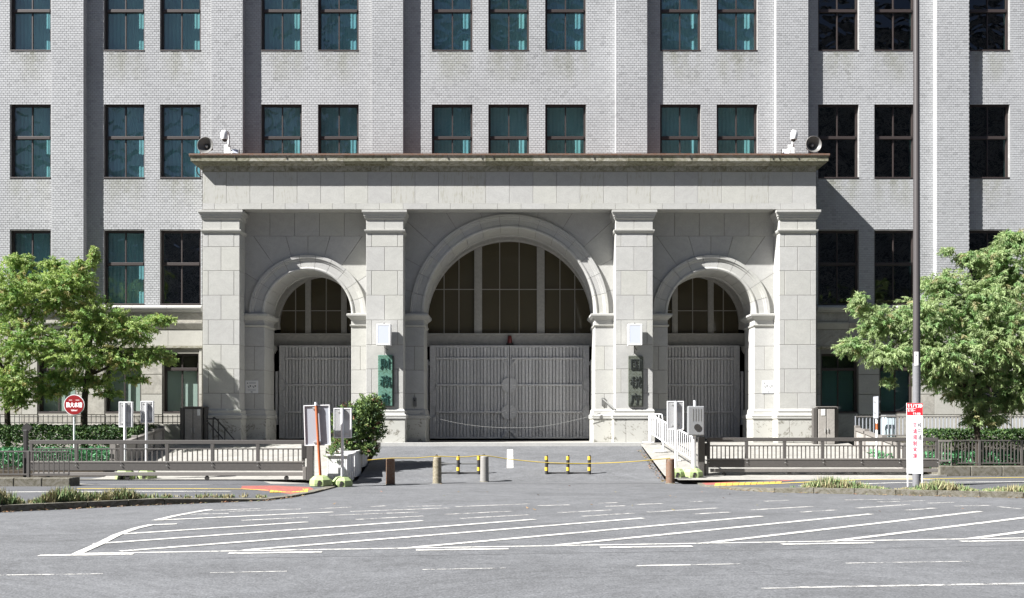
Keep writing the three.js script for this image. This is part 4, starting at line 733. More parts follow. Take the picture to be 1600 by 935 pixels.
{ // chain across the main gate
  const pts = [[662, 648], [690, 656], [730, 664], [770, 668], [800, 668.7], [840, 667.5], [880, 661], [910, 654], [932, 648]].map(([a, b]) => V(X(a, -0.55), Y(b, -0.55), -0.55));
  const t = thing('chain', 'slack pale chain hanging across the main gate', 'chain', [0, pts[4].y, -0.55]);
  part(t, 'chain_run', tube(pts, 0.0075, 0.0075, 6), M.chain);
  for (const [p, s] of [[pts[0], -1], [pts.at(-1), 1]]) part(t, 'hook', tube([p, p.clone().add(V(s * 0.08, 0.03, -0.02)), p.clone().add(V(s * 0.14, 0.05, -0.05))], 0.02, 0.02, 6), M.chain);
}
{ const z = BZ + 0.03, t = thing('wall_bracket', 'short slanting steel bracket on the sunlit jamb of the main arch', 'bracket', [X(944, 0), Y(640, 0), z]); part(t, 'arm', rod(V(X(942, z), Y(624, z), z + 0.02), V(X(958, z), Y(641, z), 0.05), 0.03), M.hornGrey); part(t, 'plate', softBox(X(940, z), X(945, z), Y(634, z), Y(622, z), z, z + 0.04), M.hornGrey); }
{ const z = BZ + 0.03, t = thing('door_bell', 'small dark bell plate on the shaded jamb of the main arch', 'bell', [X(648, z), Y(636, z), z]); part(t, 'plate', softBox(X(645.5, z), X(651, z), Y(636, z), Y(622, z), z - 0.02, z + 0.05, 0.015), M.hornGrey); part(t, 'button', cyl(0, 0, 0.03, 0, 0.03, 0.03, 12).rotateX(Math.PI / 2).translate(X(648.2, z), Y(626, z), z + 0.05), M.blackMetal); }

// ------------------------------------------------------------------ boundary: sliding gates, fences, posts
function slidingGate(name, label, x0, x1, z, bay, y0, y1, endPost) {
  const t = thing(name, label, 'gate', [(x0 + x1) / 2, 0.12, z], 'bronze sliding gates along the pavement'), B = M.bronzeMetal, L = x1 - x0, n = Math.round(L / bay), s = L / n;
  part(t, 'top_rail', softBox(x0, x1, y1 - 0.11, y1, z - 0.04, z + 0.04), B);
  part(t, 'upper_rail', softBox(x0, x1, y1 - 0.26, y1 - 0.225, z - 0.03, z + 0.03, 0.004), B);
  part(t, 'main_beam', softBox(x0, x1, y0 + 0.14, y0 + 0.36, z - 0.05, z + 0.05, 0.012), B);
  part(t, 'beam_lip', softBox(x0, x1, y0 + 0.36, y0 + 0.4, z - 0.035, z + 0.06, 0.004), M.bronzeLight);
  part(t, 'bottom_rail', softBox(x0 + 0.1, x1 - 0.02, y0, y0 + 0.1, z - 0.05, z + 0.05, 0.008), M.bronzeLight);
  for (let i = 0; i <= n; i++) {
    const x = x0 + 0.04 + i * (L - 0.08) / n;
    const post = part(t, 'post', softBox(x - 0.045, x + 0.045, y0 + 0.4, y1 - 0.11, z - 0.036, z + 0.036, 0.006), B);
    for (const dy of [0.3, 0.39]) part(post, 'bolt', cyl(0, 0, 0.02, 0, 0.014, 0.012, 8).rotateX(Math.PI / 2).translate(x, y0 + dy - 0.02, z + 0.066), M.steel);
    if (i < n) for (let k = 1; k <= 8; k++) { const px = x + (L - 0.08) / n * k / 9; part(t, 'picket', box(px - 0.013, px + 0.013, y0 + 0.4, y1 - 0.26, z - 0.016, z + 0.016), B); }
  }
  for (let i = 0; i < 4; i++) { const x = x0 + 0.5 + (L - 1) * i / 3, w = cyl(0, -0.03, 0.03, 0, 0.06, 0.06, 16).rotateX(Math.PI / 2).translate(x, 0.19, z); part(t, 'wheel', w, M.blackMetal); }
  const g = thing('gate_post', endPost[1], 'post', [endPost[0], 0.12, z], 'end posts of the sliding gates'), ex = endPost[0];
  part(g, 'post_body', softBox(ex - 0.09, ex + 0.09, 0.12, y1 + 0.02, z - 0.1, z + 0.1, 0.012), B);
  part(g, 'latch_box', softBox(ex + (ex < 0 ? -0.22 : 0.1), ex + (ex < 0 ? -0.1 : 0.22), 0.72, 1.1, z - 0.04, z + 0.07, 0.012), M.blackMetal);
  part(g, 'roller', softBox(ex + (ex < 0 ? -0.2 : 0.1), ex + (ex < 0 ? -0.1 : 0.2), 0.14, 0.5, z - 0.06, z + 0.08, 0.012), M.bronzeLight);
}
slidingGate('sliding_gate', 'long bronze sliding gate with pickets in front of the hedge and round red sign', X(46, 7.6), X(476, 7.6), 7.6, 1.22, 0.25, 1.225, [X(485, 7.6), 'bronze end post of the sliding gate beside the white board on an orange pole']);
slidingGate('sliding_gate', 'long bronze sliding gate with pickets beside the white sloping railing', X(1105, 5.6), X(1466, 5.6), 5.6, 1.21, 0.25, 1.26, [X(1096, 5.6), 'bronze end post of the sliding gate beside the white sloping railing']);

function picketFence(label, x0, x1, y0, y1, z, pitch, mats, group, opt = {}) {
  const t = thing('picket_fence', label, 'fence', [(x0 + x1) / 2, opt.ground ?? y0, z], group), [rail, bar] = mats, n = Math.round((x1 - x0) / pitch), r = opt.r ?? 0.02;
  part(t, 'top_rail', softBox(x0, x1, y1 - r * 1.6, y1, z - r, z + r, 0.004), rail);
  part(t, 'bottom_rail', softBox(x0, x1, y0 + 0.06, y0 + 0.06 + r * 1.6, z - r, z + r, 0.004), rail);
  for (let i = 0; i <= n; i++) { const x = x0 + (x1 - x0) * i / n, main = opt.post && i % opt.post === 0; part(t, main ? 'post' : 'picket', main ? softBox(x - 0.035, x + 0.035, opt.ground ?? y0, y1 - 0.001, z - 0.036, z + 0.036, 0.006) : box(x - r * 0.55, x + r * 0.55, y0 + 0.06 + (opt.spear ? -0.05 : 0), y1 + (opt.spear ?? -0.002), z - r * 0.5, z + r * 0.5), main ? rail : bar); }
  return t;
}
// low concrete plinths with picket fences at the planting beds by the street
for (const [lb, fl, a, b, z, py0, py1, ft, pitch] of [['low weathered concrete plinth at the street edge under the big leafy tree', 'bronze picket fence on the concrete plinth under the big leafy tree', -150, 112, 10, 760, 747, 705, 0.128], ['low weathered concrete plinth beyond the lamp pole', 'pale and bronze picket fence on the concrete plinth beyond the lamp pole', 1466, 1760, 4.8, 743, 728.5, 688, 0.105]]) {
  const x0 = X(a, z), x1 = X(b, z), top = Y(py1, z), t = thing('plinth', lb, 'plinth', [(x0 + x1) / 2, 0.1, z - 0.2], 'concrete plinths of the planting beds'), n = 6;
  for (let i = 0; i < n; i++) part(t, 'concrete_block', softBox(x0 + (x1 - x0) * i / n + 0.006, x0 + (x1 - x0) * (i + 1) / n - 0.006, 0.05, top + rr(-0.004, 0.004), z - 0.5, z + 0.12, 0.02), M.kerb);
  picketFence(fl, x0 + 0.02, x1 - 0.12, top, Y(ft, z), z - 0.1, pitch, [M.bronzeMetal, M.bronzeMetal], 'picket fences on the plinths', { post: 12, r: 0.024 });
}
{ const z = 4.8, x0 = X(1467, z), x1 = X(1487, z), t = thing('fence_panel', 'short pale end panel of the picket fence beyond the lamp pole', 'fence', [(x0 + x1) / 2, Y(728, z), z]); part(t, 'top_rail', softBox(x0, x1, Y(691, z), Y(688, z), z - 0.02, z + 0.02, 0.004), M.bronzeLight); part(t, 'bottom_rail', softBox(x0, x1, Y(722, z), Y(719, z), z - 0.02, z + 0.02, 0.004), M.bronzeLight); for (let k = 0; k < 5; k++) part(t, 'picket', box(x0 + k * 0.092, x0 + k * 0.092 + 0.024, k === 4 || k === 0 ? Y(728.5, z) : Y(719, z), Y(691, z), z - 0.014, z + 0.014), M.bronzeLight); }
picketFence('thin black picket fence behind the hedge under the building', X(-120, -0.9), X(292, -0.9), Y(664, -0.9), Y(651, -0.9), -0.9, 0.17, [M.blackMetal, M.blackMetal], undefined, { r: 0.016, spear: 0.05, ground: 1.3 });
{ const t = thing('low_wall', 'low stone wall under the thin black picket fence behind the hedge', 'wall', [X(90, -1), 0.3, -1]); for (let k = 0; k < 9; k++) { const a = X(-120, -1) + k * 1.03; part(t, 'stone', block(a + 0.005, a + 1.025, 0.3, Y(663, -1), -1.15, -0.75, 0.01), M.baseStone[k % 2]); } }
picketFence('tall pale picket fence in front of the dark windows behind the lamp pole', X(1337, -0.4), X(1760, -0.4), Y(684, -0.4), Y(650.5, -0.4), -0.4, 0.128, [M.bronzeLight, M.greyBoard], undefined, { r: 0.024, ground: 0.99 });
{ const t = thing('low_wall', 'low dark kerb wall under the tall pale picket fence', 'wall', [X(1500, -0.4), 0.3, -0.4]); for (let k = 0; k < 9; k++) { const a = X(1337, -0.4) + k * 1.05; part(t, 'stone', block(a + 0.005, a + 1.045, 0.3, Y(685, -0.4) + 0.03, -0.55, -0.25, 0.01), M.kerb); } }

// sloping panel walls beside the ramps, grey cabinets and stair rails at the corners of the portal
for (const s of [-1, 1]) {
  const lb = s < 0 ? 'sloping grey-brown panel wall between the hedge and the ramp' : 'sloping grey-brown panel wall beside the pale picket fence', xx = s * 11.85, t = thing('ramp_wall', lb, 'wall', [xx, 0.3, 2.8], 'sloping walls beside the ramps');
  const top = (z) => 0.98 + (5 - z) / 4.2 * 0.5, z0 = 0.75, z1 = 4.9, n = 7;
  for (let i = 0; i < n; i++) { const a = z0 + (z1 - z0) * i / n + 0.006, b = z0 + (z1 - z0) * (i + 1) / n - 0.006; const g = extrude([[a, 0.2], [b, 0.2], [b, top(b) - 0.06], [a, top(a) - 0.06]], -0.05, 0.05); g.rotateY(-Math.PI / 2); g.translate(xx, 0, 0); part(t, 'panel', g, M.panelTan); }
  { const g = extrude([[z0 - 0.03, top(z0) - 0.06], [z1 + 0.03, top(z1) - 0.06], [z1 + 0.03, top(z1) + 0.03], [z0 - 0.03, top(z0) + 0.03]], -0.09, 0.09); g.rotateY(-Math.PI / 2); g.translate(xx, 0, 0); part(t, 'cap', g, M.bronzeLight); }
  for (const z of [0.7, 1.6, 3.2, 4.95]) part(t, 'post', softBox(xx - 0.09, xx + 0.09, 0.2, top(z) + 0.1, z - 0.05, z + 0.05, 0.01), M.bronzeLight);
  const c0 = s < 0 ? X(281, 0.3) : X(1271, 0.3), c1 = s < 0 ? X(322, 0.3) : X(1312, 0.3), cb = thing('metal_cabinet', s < 0 ? 'grey-brown metal cabinet by the stair handrail at the portal corner' : 'grey-brown metal cabinet with a white label at the portal corner', 'cabinet', [(c0 + c1) / 2, 0.9, 0.3], 'metal cabinets at the portal corners');
  const yb = 0.9, yt = Y(637, 0.3), w = c1 - c0;
  part(cb, 'post', softBox(c0, c0 + 0.13, yb, yt - 0.02, 0.1, 0.32, 0.01), M.bronzeMetal);
  part(cb, 'body', softBox(c0 + 0.14, c1 - 0.14, yb, yt, 0.05, 0.3, 0.012), M.bronzeMetal);
  for (const k of [0, 1]) { const a = c0 + 0.17 + k * (w - 0.32) / 2, b = a + (w - 0.36) / 2; const d = part(cb, 'door', softBox(a, b, yb + 0.05, yt - 0.06, 0.3, 0.33, 0.01), M.panelTan); part(d, 'handle', softBox(k ? a + 0.03 : b - 0.05, k ? a + 0.05 : b - 0.03, yb + 0.45, yb + 0.6, 0.33, 0.36, 0.004), M.steel); }
  part(cb, 'top_cap', softBox(c0 + 0.12, c1 - 0.1, yt + 0.002, yt + 0.035, 0.03, 0.34, 0.008), M.bronzeLight);
  part(cb, 'side_post', softBox(c1 - 0.11, c1, yb, yt + 0.03, 0.02, 0.2, 0.01), M.bronzeMetal);
  part(cb, 'label', softBox(s > 0 ? c0 + 0.27 : c0 + 0.6, s > 0 ? c0 + 0.4 : c0 + 0.7, yt - 0.28, yt - 0.06, 0.33, 0.342, 0.004), M.white);
}
{ const t = thing('stair_handrail', 'black metal stair handrail against the corner pier beside the cabinet', 'handrail', [X(340, 0.45), FLOOR, 0.45]), q = (a, b, z = 0.45) => V(X(a, z), Y(b, z), z);
  part(t, 'top_rail', tube([q(322, 655), q(336, 655), q(342, 656)], 0.022), M.blackMetal);
  part(t, 'sloping_rail', tube([q(322, 658), q(332, 668), q(348, 686)], 0.022), M.blackMetal);
  part(t, 'sloping_rail', tube([q(334, 652), q(342, 660), q(366, 688)], 0.022), M.blackMetal);
  for (const [a, b] of [[333, 652], [341, 656], [351, 668]]) part(t, 'post', rod(q(a, b), q(a, 690), 0.02), M.blackMetal); }
{ const z = -0.2, a = X(1390, z), b = X(1404.5, z), t = thing('blue_cabinet', 'pale blue upright cabinet behind the tall pale picket fence', 'cabinet', [(a + b) / 2, 0.8, z - 0.6]); part(t, 'body', softBox(a, b, 0.8, Y(651, z), z - 0.75, z - 0.35, 0.02), M.paleBlue); part(t, 'lid', softBox(a - 0.02, b + 0.02, Y(651, z) + 0.002, Y(649.5, z) + 0.02, z - 0.78, z - 0.32, 0.01), M.steel); }

// white sloping railing up the ramp
{
  const t = thing('white_railing', 'white barred railing sloping down the ramp beside the driveway', 'railing', [5.1, 0.6, 2.8]), A = V(4.83, 0, 0.55), B = V(5.45, 0, 5.1), top = (k) => 1.97 + (1.27 - 1.97) * k, bot = (k) => FLOOR + (0.24 - FLOOR) * k;
  const at = (k, y) => V(A.x + (B.x - A.x) * k, y, A.z + (B.z - A.z) * k);
  for (let p = 0; p < 3; p++) {
    const k0 = p / 3 + 0.008, k1 = (p + 1) / 3 - 0.008, pn = partGroup(t, 'panel');
    part(pn, 'top_rail', rod(at(k0, top(k0)), at(k1, top(k1)), 0.024), M.whitePipe);
    part(pn, 'bottom_rail', rod(at(k0, bot(k0) + 0.34), at(k1, bot(k1) + 0.34), 0.022), M.whitePipe);
    for (let i = 0; i <= 7; i++) { const k = k0 + (k1 - k0) * i / 7, end = i === 0 || i === 7; part(pn, end ? 'post' : 'bar', rod(at(k, end ? bot(k) : bot(k) + 0.34), at(k, top(k)), end ? 0.024 : 0.016), M.whitePipe); if (end) part(pn, 'foot', rod(at(k, bot(k) + 0.02).add(V(-0.3, 0, 0)), at(k, bot(k) + 0.02).add(V(0.1, 0, 0)), 0.022), M.whitePipe); }
  }
  const pn = partGroup(t, 'end_panel'); part(pn, 'frame', tube([V(4.81, FLOOR + 0.02, 0.45), V(4.81, 1.95, 0.45), V(4.84, 1.97, 0.45), V(5.2, 1.97, 0.45), V(5.24, 1.95, 0.45), V(5.24, FLOOR + 0.02, 0.45)], 0.024), M.whitePipe); for (let i = 1; i < 4; i++) part(pn, 'bar', rod(V(4.81 + i * 0.107, FLOOR + 0.3, 0.45), V(4.81 + i * 0.107, 1.96, 0.45), 0.016), M.whitePipe);
}

// ------------------------------------------------------------------ bollards, rope and low striped barriers
const postY = (z) => driveY(z) + 0.0;
const stone2 = [std([0.27, 0.2, 0.15], { map: rep(rustTex, 2), roughness: 0.7 }), std([0.27, 0.24, 0.19], { map: rep(dirtyTex, 2), roughness: 0.6 }), std([0.27, 0.26, 0.245], { map: rep(metalTex, 2), roughness: 0.45 }), std([0.24, 0.18, 0.14], { map: rep(rustTex, 2), roughness: 0.7 })];
[[610, 758, 717, 'rusty brown bollard nearest the white planters'], [683, 756, 714, 'mossy grey bollard in front of the low striped barrier'], [757, 753.5, 713, 'grey steel bollard nearest the middle of the driveway'], [1047.5, 756, 717, 'rusty brown bollard at the foot of the white railing']].forEach(([px, b, tp, lb], i) => {
  const d = EYE * FOCAL / (b - VY), z = DIST - d, x = (px - VX) * d / FOCAL, y = postY(z) - 0.01, top = Y(tp, z), t = thing('bollard', lb, 'bollard', [x, y, z], 'round bollards across the driveway mouth');
  const g = lathe([[0.125, 0], [0.122, (top - y) * 0.5], [0.118, top - y - 0.03], [0.108, top - y - 0.006], [0.0, top - y]], 28); g.translate(x, y, z); part(t, 'shaft', g, stone2[i]);
  part(t, 'collar', cyl(x, y, y + 0.03, z, 0.15, 0.135, 28), M.kerb);
  if (i === 1 || i === 2) part(t, 'rope_eye', uvm(new THREE.TorusGeometry(0.03, 0.009, 8, 16).translate(x - 0.02, top + 0.025, z)), M.blackMetal);
});
{
  const pts = [[574, 719.5], [610, 716.5], [650, 716], [683, 713.5], [720, 714.6], [757, 712.5], [797, 718], [850, 723], [890, 724.5], [925, 724.5], [985, 722], [1047, 716.5]].map(([a, b], i) => { const z = 7.3 - 0.09 * Math.min(i, 5) - (i > 5 ? 0.2 : 0) + (i > 9 ? 0.4 : 0); return V(X(a, z), Y(b, z), z); });
  const t = thing('rope', 'yellow rope strung low across the driveway between the bollards', 'rope', [0, pts[6].y, 7]); part(t, 'rope_run', tube(pts, 0.012, 0.012, 7), M.yellowRope);
}
const stripe = std([0.75, 0.48, 0.04], { roughness: 0.5 });
for (const [pxs, lb] of [[[682, 716, 748], 'low yellow and black striped barrier behind the grey bollards'], [[854, 887.5, 921], 'low yellow and black striped barrier standing alone in the driveway']]) {
  const z = 5.0, y = postY(z), t = thing('low_barrier', lb, 'barrier', [X(pxs[1], z), y, z], 'low striped barriers on the driveway');
  for (const px of pxs) { const x = X(px, z), p = partGroup(t, 'post'); for (let k = 0; k < 5; k++) part(p, k === 1 || k === 4 ? 'yellow_band' : 'black_band', cyl(x, y - 0.01 + k * 0.108, y + 0.098 + k * 0.108, z, 0.05, 0.05, 14), k === 1 || k === 4 ? stripe : M.blackMetal); part(p, 'top', cyl(x, y + 0.53, y + 0.57, z, 0.045, 0.03, 12), M.blackMetal); }
  part(t, 'rail', rod(V(X(pxs[0], z), y + 0.31, z), V(X(pxs[2], z), y + 0.31, z), 0.022), M.hornGrey);
  part(t, 'base_bar', rod(V(X(pxs[0], z), y + 0.035, z - 0.03), V(X(pxs[2], z), y + 0.035, z - 0.03), 0.018), M.blackMetal);
}

// ------------------------------------------------------------------ sign stands
function limeBase(t, x, y, z, r = 0.27) {
  const g = lathe([[0, 0], [r, 0], [r * 1.03, 0.06], [r, 0.16], [r * 0.66, 0.25], [r * 0.3, 0.27], [0, 0.27]], 8); g.rotateY(Math.PI / 8); const f = g; f.computeVertexNormals(); f.translate(x, y, z);
  const b = part(t, 'weight_base', f, M.lime);
  part(b, 'filler_hole', cyl(0, 0, 0.02, 0, 0.045, 0.045, 12).rotateX(Math.PI / 2).translate(x + 0.02, y + 0.11, z + r * 0.93), M.blackMetal);
  part(b, 'carry_slot', box(x - 0.04, x + 0.03, y + 0.01, y + 0.09, z + r * 0.9, z + r * 0.97), M.blackMetal);
}
function boxSign(label, px, py0, py1, poleTop, half, z, y, group) {   // clear-fronted sign case seen from behind, on a white pole with a lime weight
  const x = X(px, z), a = X(px - half, z), b = X(px + half, z), c = Y(py1, z), d = Y(py0, z), t = thing('sign_stand', label, 'sign', [x, y, z], group);
  limeBase(t, x, y, z);
  part(t, 'pole', cyl(x, y + 0.24, Y(poleTop, z), z + 0.03, 0.038, 0.038, 16), M.whitePipe);
  const cs = part(t, 'case_frame', merged(softBox(a, a + 0.025, c, d, z - 0.1, z, 0.006), softBox(b - 0.025, b, c, d, z - 0.1, z, 0.006), softBox(a + 0.025, b - 0.025, d - 0.03, d, z - 0.1, z, 0.006), softBox(a + 0.025, b - 0.025, c, c + 0.03, z - 0.1, z, 0.006)), M.whitePipe);
  const bp = box(a + 0.02, b - 0.02, c + 0.02, d - 0.02, z - 0.09, z - 0.085); part(cs, 'back_panel', bp, M.greyBoard);
  const fp = new THREE.PlaneGeometry(b - a - 0.05, d - c - 0.06); fp.translate((a + b) / 2, (c + d) / 2, z - 0.01); part(cs, 'clear_cover', uvm(fp), M.acrylic);
  for (const k of [0.12, 0.84]) part(cs, 'clamp', softBox(x - 0.12, x + 0.12, c + (d - c) * k, c + (d - c) * k + 0.05, z - 0.03, z + 0.002, 0.006), M.steel);
  return t;
}
const grp = 'white sign stands with lime weights';
boxSign('white sign stand with clear case behind the gate, nearest the round red sign', 195.5, 628, 668, 630, 10.5, 6.9, 0.124, grp);
boxSign('white sign stand with shorter clear case behind the gate, farther from the red sign', 229, 627, 661, 630, 10, 6.7, 0.124, grp);
boxSign('white sign stand with clear case between the bush and the white board', 535, 638, 685, 638, 14, 8.3, 0.004, grp);
boxSign('tall white sign stand with rounded clear case at the foot of the white railing', 1056, 627, 672, 627, 13, 6.1, 0.125, grp);
{ // louvred box on a pole
  const z = 6.1, y = 0.125, x = X(1088, z), a = X(1074, z), b = X(1100, z), c = Y(681, z), d = Y(635, z), t = thing('louvre_box', 'grey louvred box with a round dark opening on a short white pole', 'box', [x, y, z]);
  limeBase(t, X(1082, z), y, z, 0.3); part(t, 'pole', cyl(x - 0.02, y + 0.2, Y(626, z), z - 0.12, 0.04, 0.04, 16), M.whitePipe);
  part(t, 'case', softBox(a, b, c, d, z - 0.06, z + 0.12, 0.03), M.boxGrey);
  for (let k = 0; k < 4; k++) { const q = a + 0.14 + k * 0.075; part(t, 'slot', box(q, q + 0.022, c + 0.42, d - 0.08, z + 0.12, z + 0.126), M.hornGrey); }
  part(t, 'opening', cyl(0, 0, 0.02, 0, 0.095, 0.095, 20).rotateX(Math.PI / 2).translate((a + b) / 2 + 0.03, c + 0.24, z + 0.122), M.blackMetal);
  part(t, 'support_pole', cyl(X(1084, z), y + 0.2, c, z + 0.03, 0.035, 0.035, 14), M.whitePipe);
}
{ // white board on an orange pole, leaning
  const z = 8.6, y = 0.045, x = X(501, z), t = thing('board_stand', 'white framed board seen from behind on a leaning orange pole', 'sign', [x, y, z]);
  limeBase(t, x, y, z, 0.29);
  const tilt = 0.03, cx = X(495.5, z), cy = Y(665, z), w = 0.345, h = 0.535, place = (g) => { g.rotateZ(tilt); g.translate(cx, cy, z); return g; };
  part(t, 'pole', rod(V(X(494, z), Y(630, z), z + 0.05), V(X(501, z), y + 0.22, z + 0.05), 0.036, 12), M.orange);
  part(t, 'pole_cap', cyl(X(494, z), Y(634, z), Y(629, z), z + 0.05, 0.042, 0.036, 12), M.whitePipe);
  part(t, 'frame', place(merged(softBox(-w, -w + 0.025, -h, h, -0.03, 0.015, 0.005), softBox(w - 0.025, w, -h, h, -0.03, 0.015, 0.005), softBox(-w + 0.025, w - 0.025, h - 0.025, h, -0.03, 0.015, 0.005), softBox(-w + 0.025, w - 0.025, -h, -h + 0.025, -0.03, 0.015, 0.005))), M.whitePipe);
  part(t, 'board', place(box(-w + 0.02, w - 0.02, -h + 0.02, h - 0.02, -0.025, -0.015)), M.greyBoard);
  for (const k of [-0.45, 0.45]) part(t, 'clamp', place(softBox(-0.1, 0.1, k - 0.03, k + 0.03, -0.014, 0.03, 0.006)), M.steel);
}
{ // round red sign in the hedge
  const z = 3.4, x = X(115.5, z), y = Y(633, z), r = 0.305, t = thing('round_sign', 'round red sign with white lettering standing in the hedge', 'sign', [x, 0.3, z]);
  part(t, 'pole', cyl(x - 0.02, 0.3, y, z - 0.05, 0.03, 0.03, 14), M.whitePipe);
  const rim = cyl(0, -0.015, 0.012, 0, r + 0.02, r + 0.02, 40).rotateX(Math.PI / 2).translate(x, y, z); part(t, 'rim', rim, M.whitePipe);
  const tx = canvasTex(256, 256, (g) => { g.fillStyle = '#861419'; g.fillRect(0, 0, 256, 256); g.fillStyle = '#e9d9d6'; g.fillRect(60, 62, 44, 7); g.fillRect(150, 62, 48, 7); g.font = 'bold 30px sans-serif'; g.textAlign = 'center'; [...'防火水槽'].forEach((c, i) => write(g, c, 25 + i * 53, 95, 48, 66, 9, '#ffffff')); g.fillStyle = '#ffffff'; g.fillText('100m³', 130, 212); });
  const face = new THREE.CircleGeometry(r, 40); face.translate(x, y, z + 0.018); part(t, 'face', face, std([1, 1, 1], { map: tx, roughness: 0.4 }));
}
{ // edge-on road sign behind the gate
  const z = 4.4, x = X(1369.5, z), t = thing('edge_on_sign', 'road sign seen edge-on on a white pole with an orange band behind the gate', 'sign', [x, 0.3, z]);
  part(t, 'pole', cyl(x + 0.02, 0.3, Y(650, z), z, 0.036, 0.036, 14), M.whitePipe); part(t, 'band', cyl(x + 0.02, Y(672, z), Y(662, z), z, 0.038, 0.038, 14), M.orange);
  const g = softBox(-0.02, 0.02, Y(654, z), Y(620, z), -0.3, 0.3, 0.01); g.rotateY(-0.14); g.translate(x - 0.01, 0, z); part(t, 'plate', g, M.greyBoard);
  for (const py of [628, 645]) part(t, 'clamp', softBox(x - 0.06, x + 0.11, Y(py + 1.5, z), Y(py - 1.5, z), z - 0.05, z + 0.05, 0.006), M.steel);
}
{ // lamp pole and the printed notice board in front of it
  const z = 9.9, x = X(1432.5, z), t = thing('lamp_pole', 'tall slim dark brown street pole rising past the top of the picture', 'pole', [x, 0.12, z]);
  part(t, 'lower_shaft', cyl(x, 0.12, Y(570, z), z, 0.098, 0.094, 24), M.poleBase);
  part(t, 'shaft', tube([V(x, Y(570, z), z), V(x, 8, z), V(x - 0.01, 15.5, z)], 0.088, 0.07, 20), M.pole);
  part(t, 'collar', cyl(x, Y(572, z), Y(568, z), z, 0.1, 0.1, 24), M.poleBase);
  const tx = canvasTex(32, 64, (g) => { g.fillStyle = '#c9c9c6'; g.fillRect(0, 0, 32, 64); g.fillStyle = '#45474a'; g.fillRect(10, 12, 9, 8); g.fillRect(9, 30, 10, 3); g.fillRect(9, 40, 12, 3); });
  const lab = new THREE.CylinderGeometry(0.101, 0.101, 0.34, 12, 1, true, -0.9, 1.0); lab.translate(x, Y(561, z), z); part(t, 'number_plate', lab, std([1, 1, 1], { map: tx, roughness: 0.5 }));
  const zb = 10.25, bx0 = X(1417.5, zb), bx1 = X(1442.5, zb), y0 = Y(740.5, zb), y1 = Y(630, zb), cx = (bx0 + bx1) / 2, w = bx1 - bx0, h = y1 - y0, b = thing('notice_board', 'white printed traffic notice with a red heading leaning on the street pole', 'sign', [cx, 0.12, zb]);
  const tb = canvasTex(256, 1120, (g, W, H) => {
    g.fillStyle = '#f3f2f2'; g.fillRect(0, 0, W, H); g.fillStyle = '#d32a35'; g.fillRect(0, 0, W, 195); g.fillStyle = '#ffffff'; g.fillRect(0, 84, 150, 6);
    g.font = 'bold 78px sans-serif'; g.fillText('11/17', 8, 72); g.beginPath(); g.arc(222, 42, 30, 0, 7); g.fill(); write(g, '日', 205, 22, 34, 40, 6, '#d32a35');
    g.font = 'bold 50px sans-serif'; g.fillText('8:15~', 14, 136); g.fillText('11:00', 96, 186);
    g.fillStyle = '#9a9a9e'; g.fillRect(22, 222, 60, 9);
    [...'桜田通り'].forEach((c, i) => write(g, c, 176, 308 + i * 98, 64, 82, 8, '#4a4146'));
    [...'交通規制実施'].forEach((c, i) => write(g, c, 98, 308 + i * 98, 64, 82, 10, '#d4475c'));
    g.fillStyle = '#8d8990'; for (const [q, s, e] of [[60, 560, 1040], [18, 560, 1020]]) for (let yy = s; yy < e; yy += 27) { if ((yy * 7) % 11 < 2) continue; g.fillRect(q, yy, 13, 4); g.fillRect(q + 4, yy + 7, 5, 11); g.fillRect(q, yy + 14, 14, 3); }
    g.fillStyle = '#b4b2b6'; g.fillRect(150, 1090, 90, 7);
  });
  const place = (g) => { g.rotateX(-0.045); g.rotateZ(-0.012); g.translate(cx, 0.12, zb); return g; };
  const up = y0 - 0.12;
  part(b, 'board', place(softBox(-w / 2, w / 2, up, up + h, -0.012, 0.012, 0.004)), M.white);
  const f = new THREE.PlaneGeometry(w - 0.004, h - 0.004); f.translate(0, up + h / 2, 0.016); part(b, 'print', place(f), std([1, 1, 1], { map: tb, roughness: 0.5 }));
  for (const s of [-1, 1]) part(b, 'leg', place(softBox(s * (w / 2 - 0.02) - 0.014, s * (w / 2 - 0.02) + 0.014, 0, up, -0.014, 0.014, 0.004)), M.white);
}

// ------------------------------------------------------------------ planters, trees, hedges, weeds
function leafGeometry(leaves) {                                  // leaves: [base, direction, side, length, width, colour]
  const p = [], n = [], c = [];
  const a = V(), l = V(), r = V(), tip = V(), nn = V(), e1 = V(), e2 = V();
  for (const [b, d, s, len, w, co] of leaves) {
    nn.crossVectors(d, s).normalize();
    a.copy(b); tip.copy(b).addScaledVector(d, len).addScaledVector(nn, -len * 0.12);
    l.copy(b).addScaledVector(d, len * 0.42).addScaledVector(s, w / 2).addScaledVector(nn, w * 0.16); r.copy(b).addScaledVector(d, len * 0.42).addScaledVector(s, -w / 2).addScaledVector(nn, w * 0.16);
    for (const t of [[a, l, tip], [a, tip, r]]) { e1.subVectors(t[1], t[0]); e2.subVectors(t[2], t[0]); e1.cross(e2).normalize(); for (const v of t) { p.push(v.x, v.y, v.z); n.push(e1.x, e1.y, e1.z); c.push(...co); } }
  }
  const g = new THREE.BufferGeometry(); g.setAttribute('position', new THREE.Float32BufferAttribute(p, 3)); g.setAttribute('normal', new THREE.Float32BufferAttribute(n, 3)); g.setAttribute('color', new THREE.Float32BufferAttribute(c, 3)); return g;
}
const randDir = () => { const u = rr(-1, 1), a = rr(0, 6.2832), q = Math.sqrt(1 - u * u); return V(q * Math.cos(a), u, q * Math.sin(a)); };
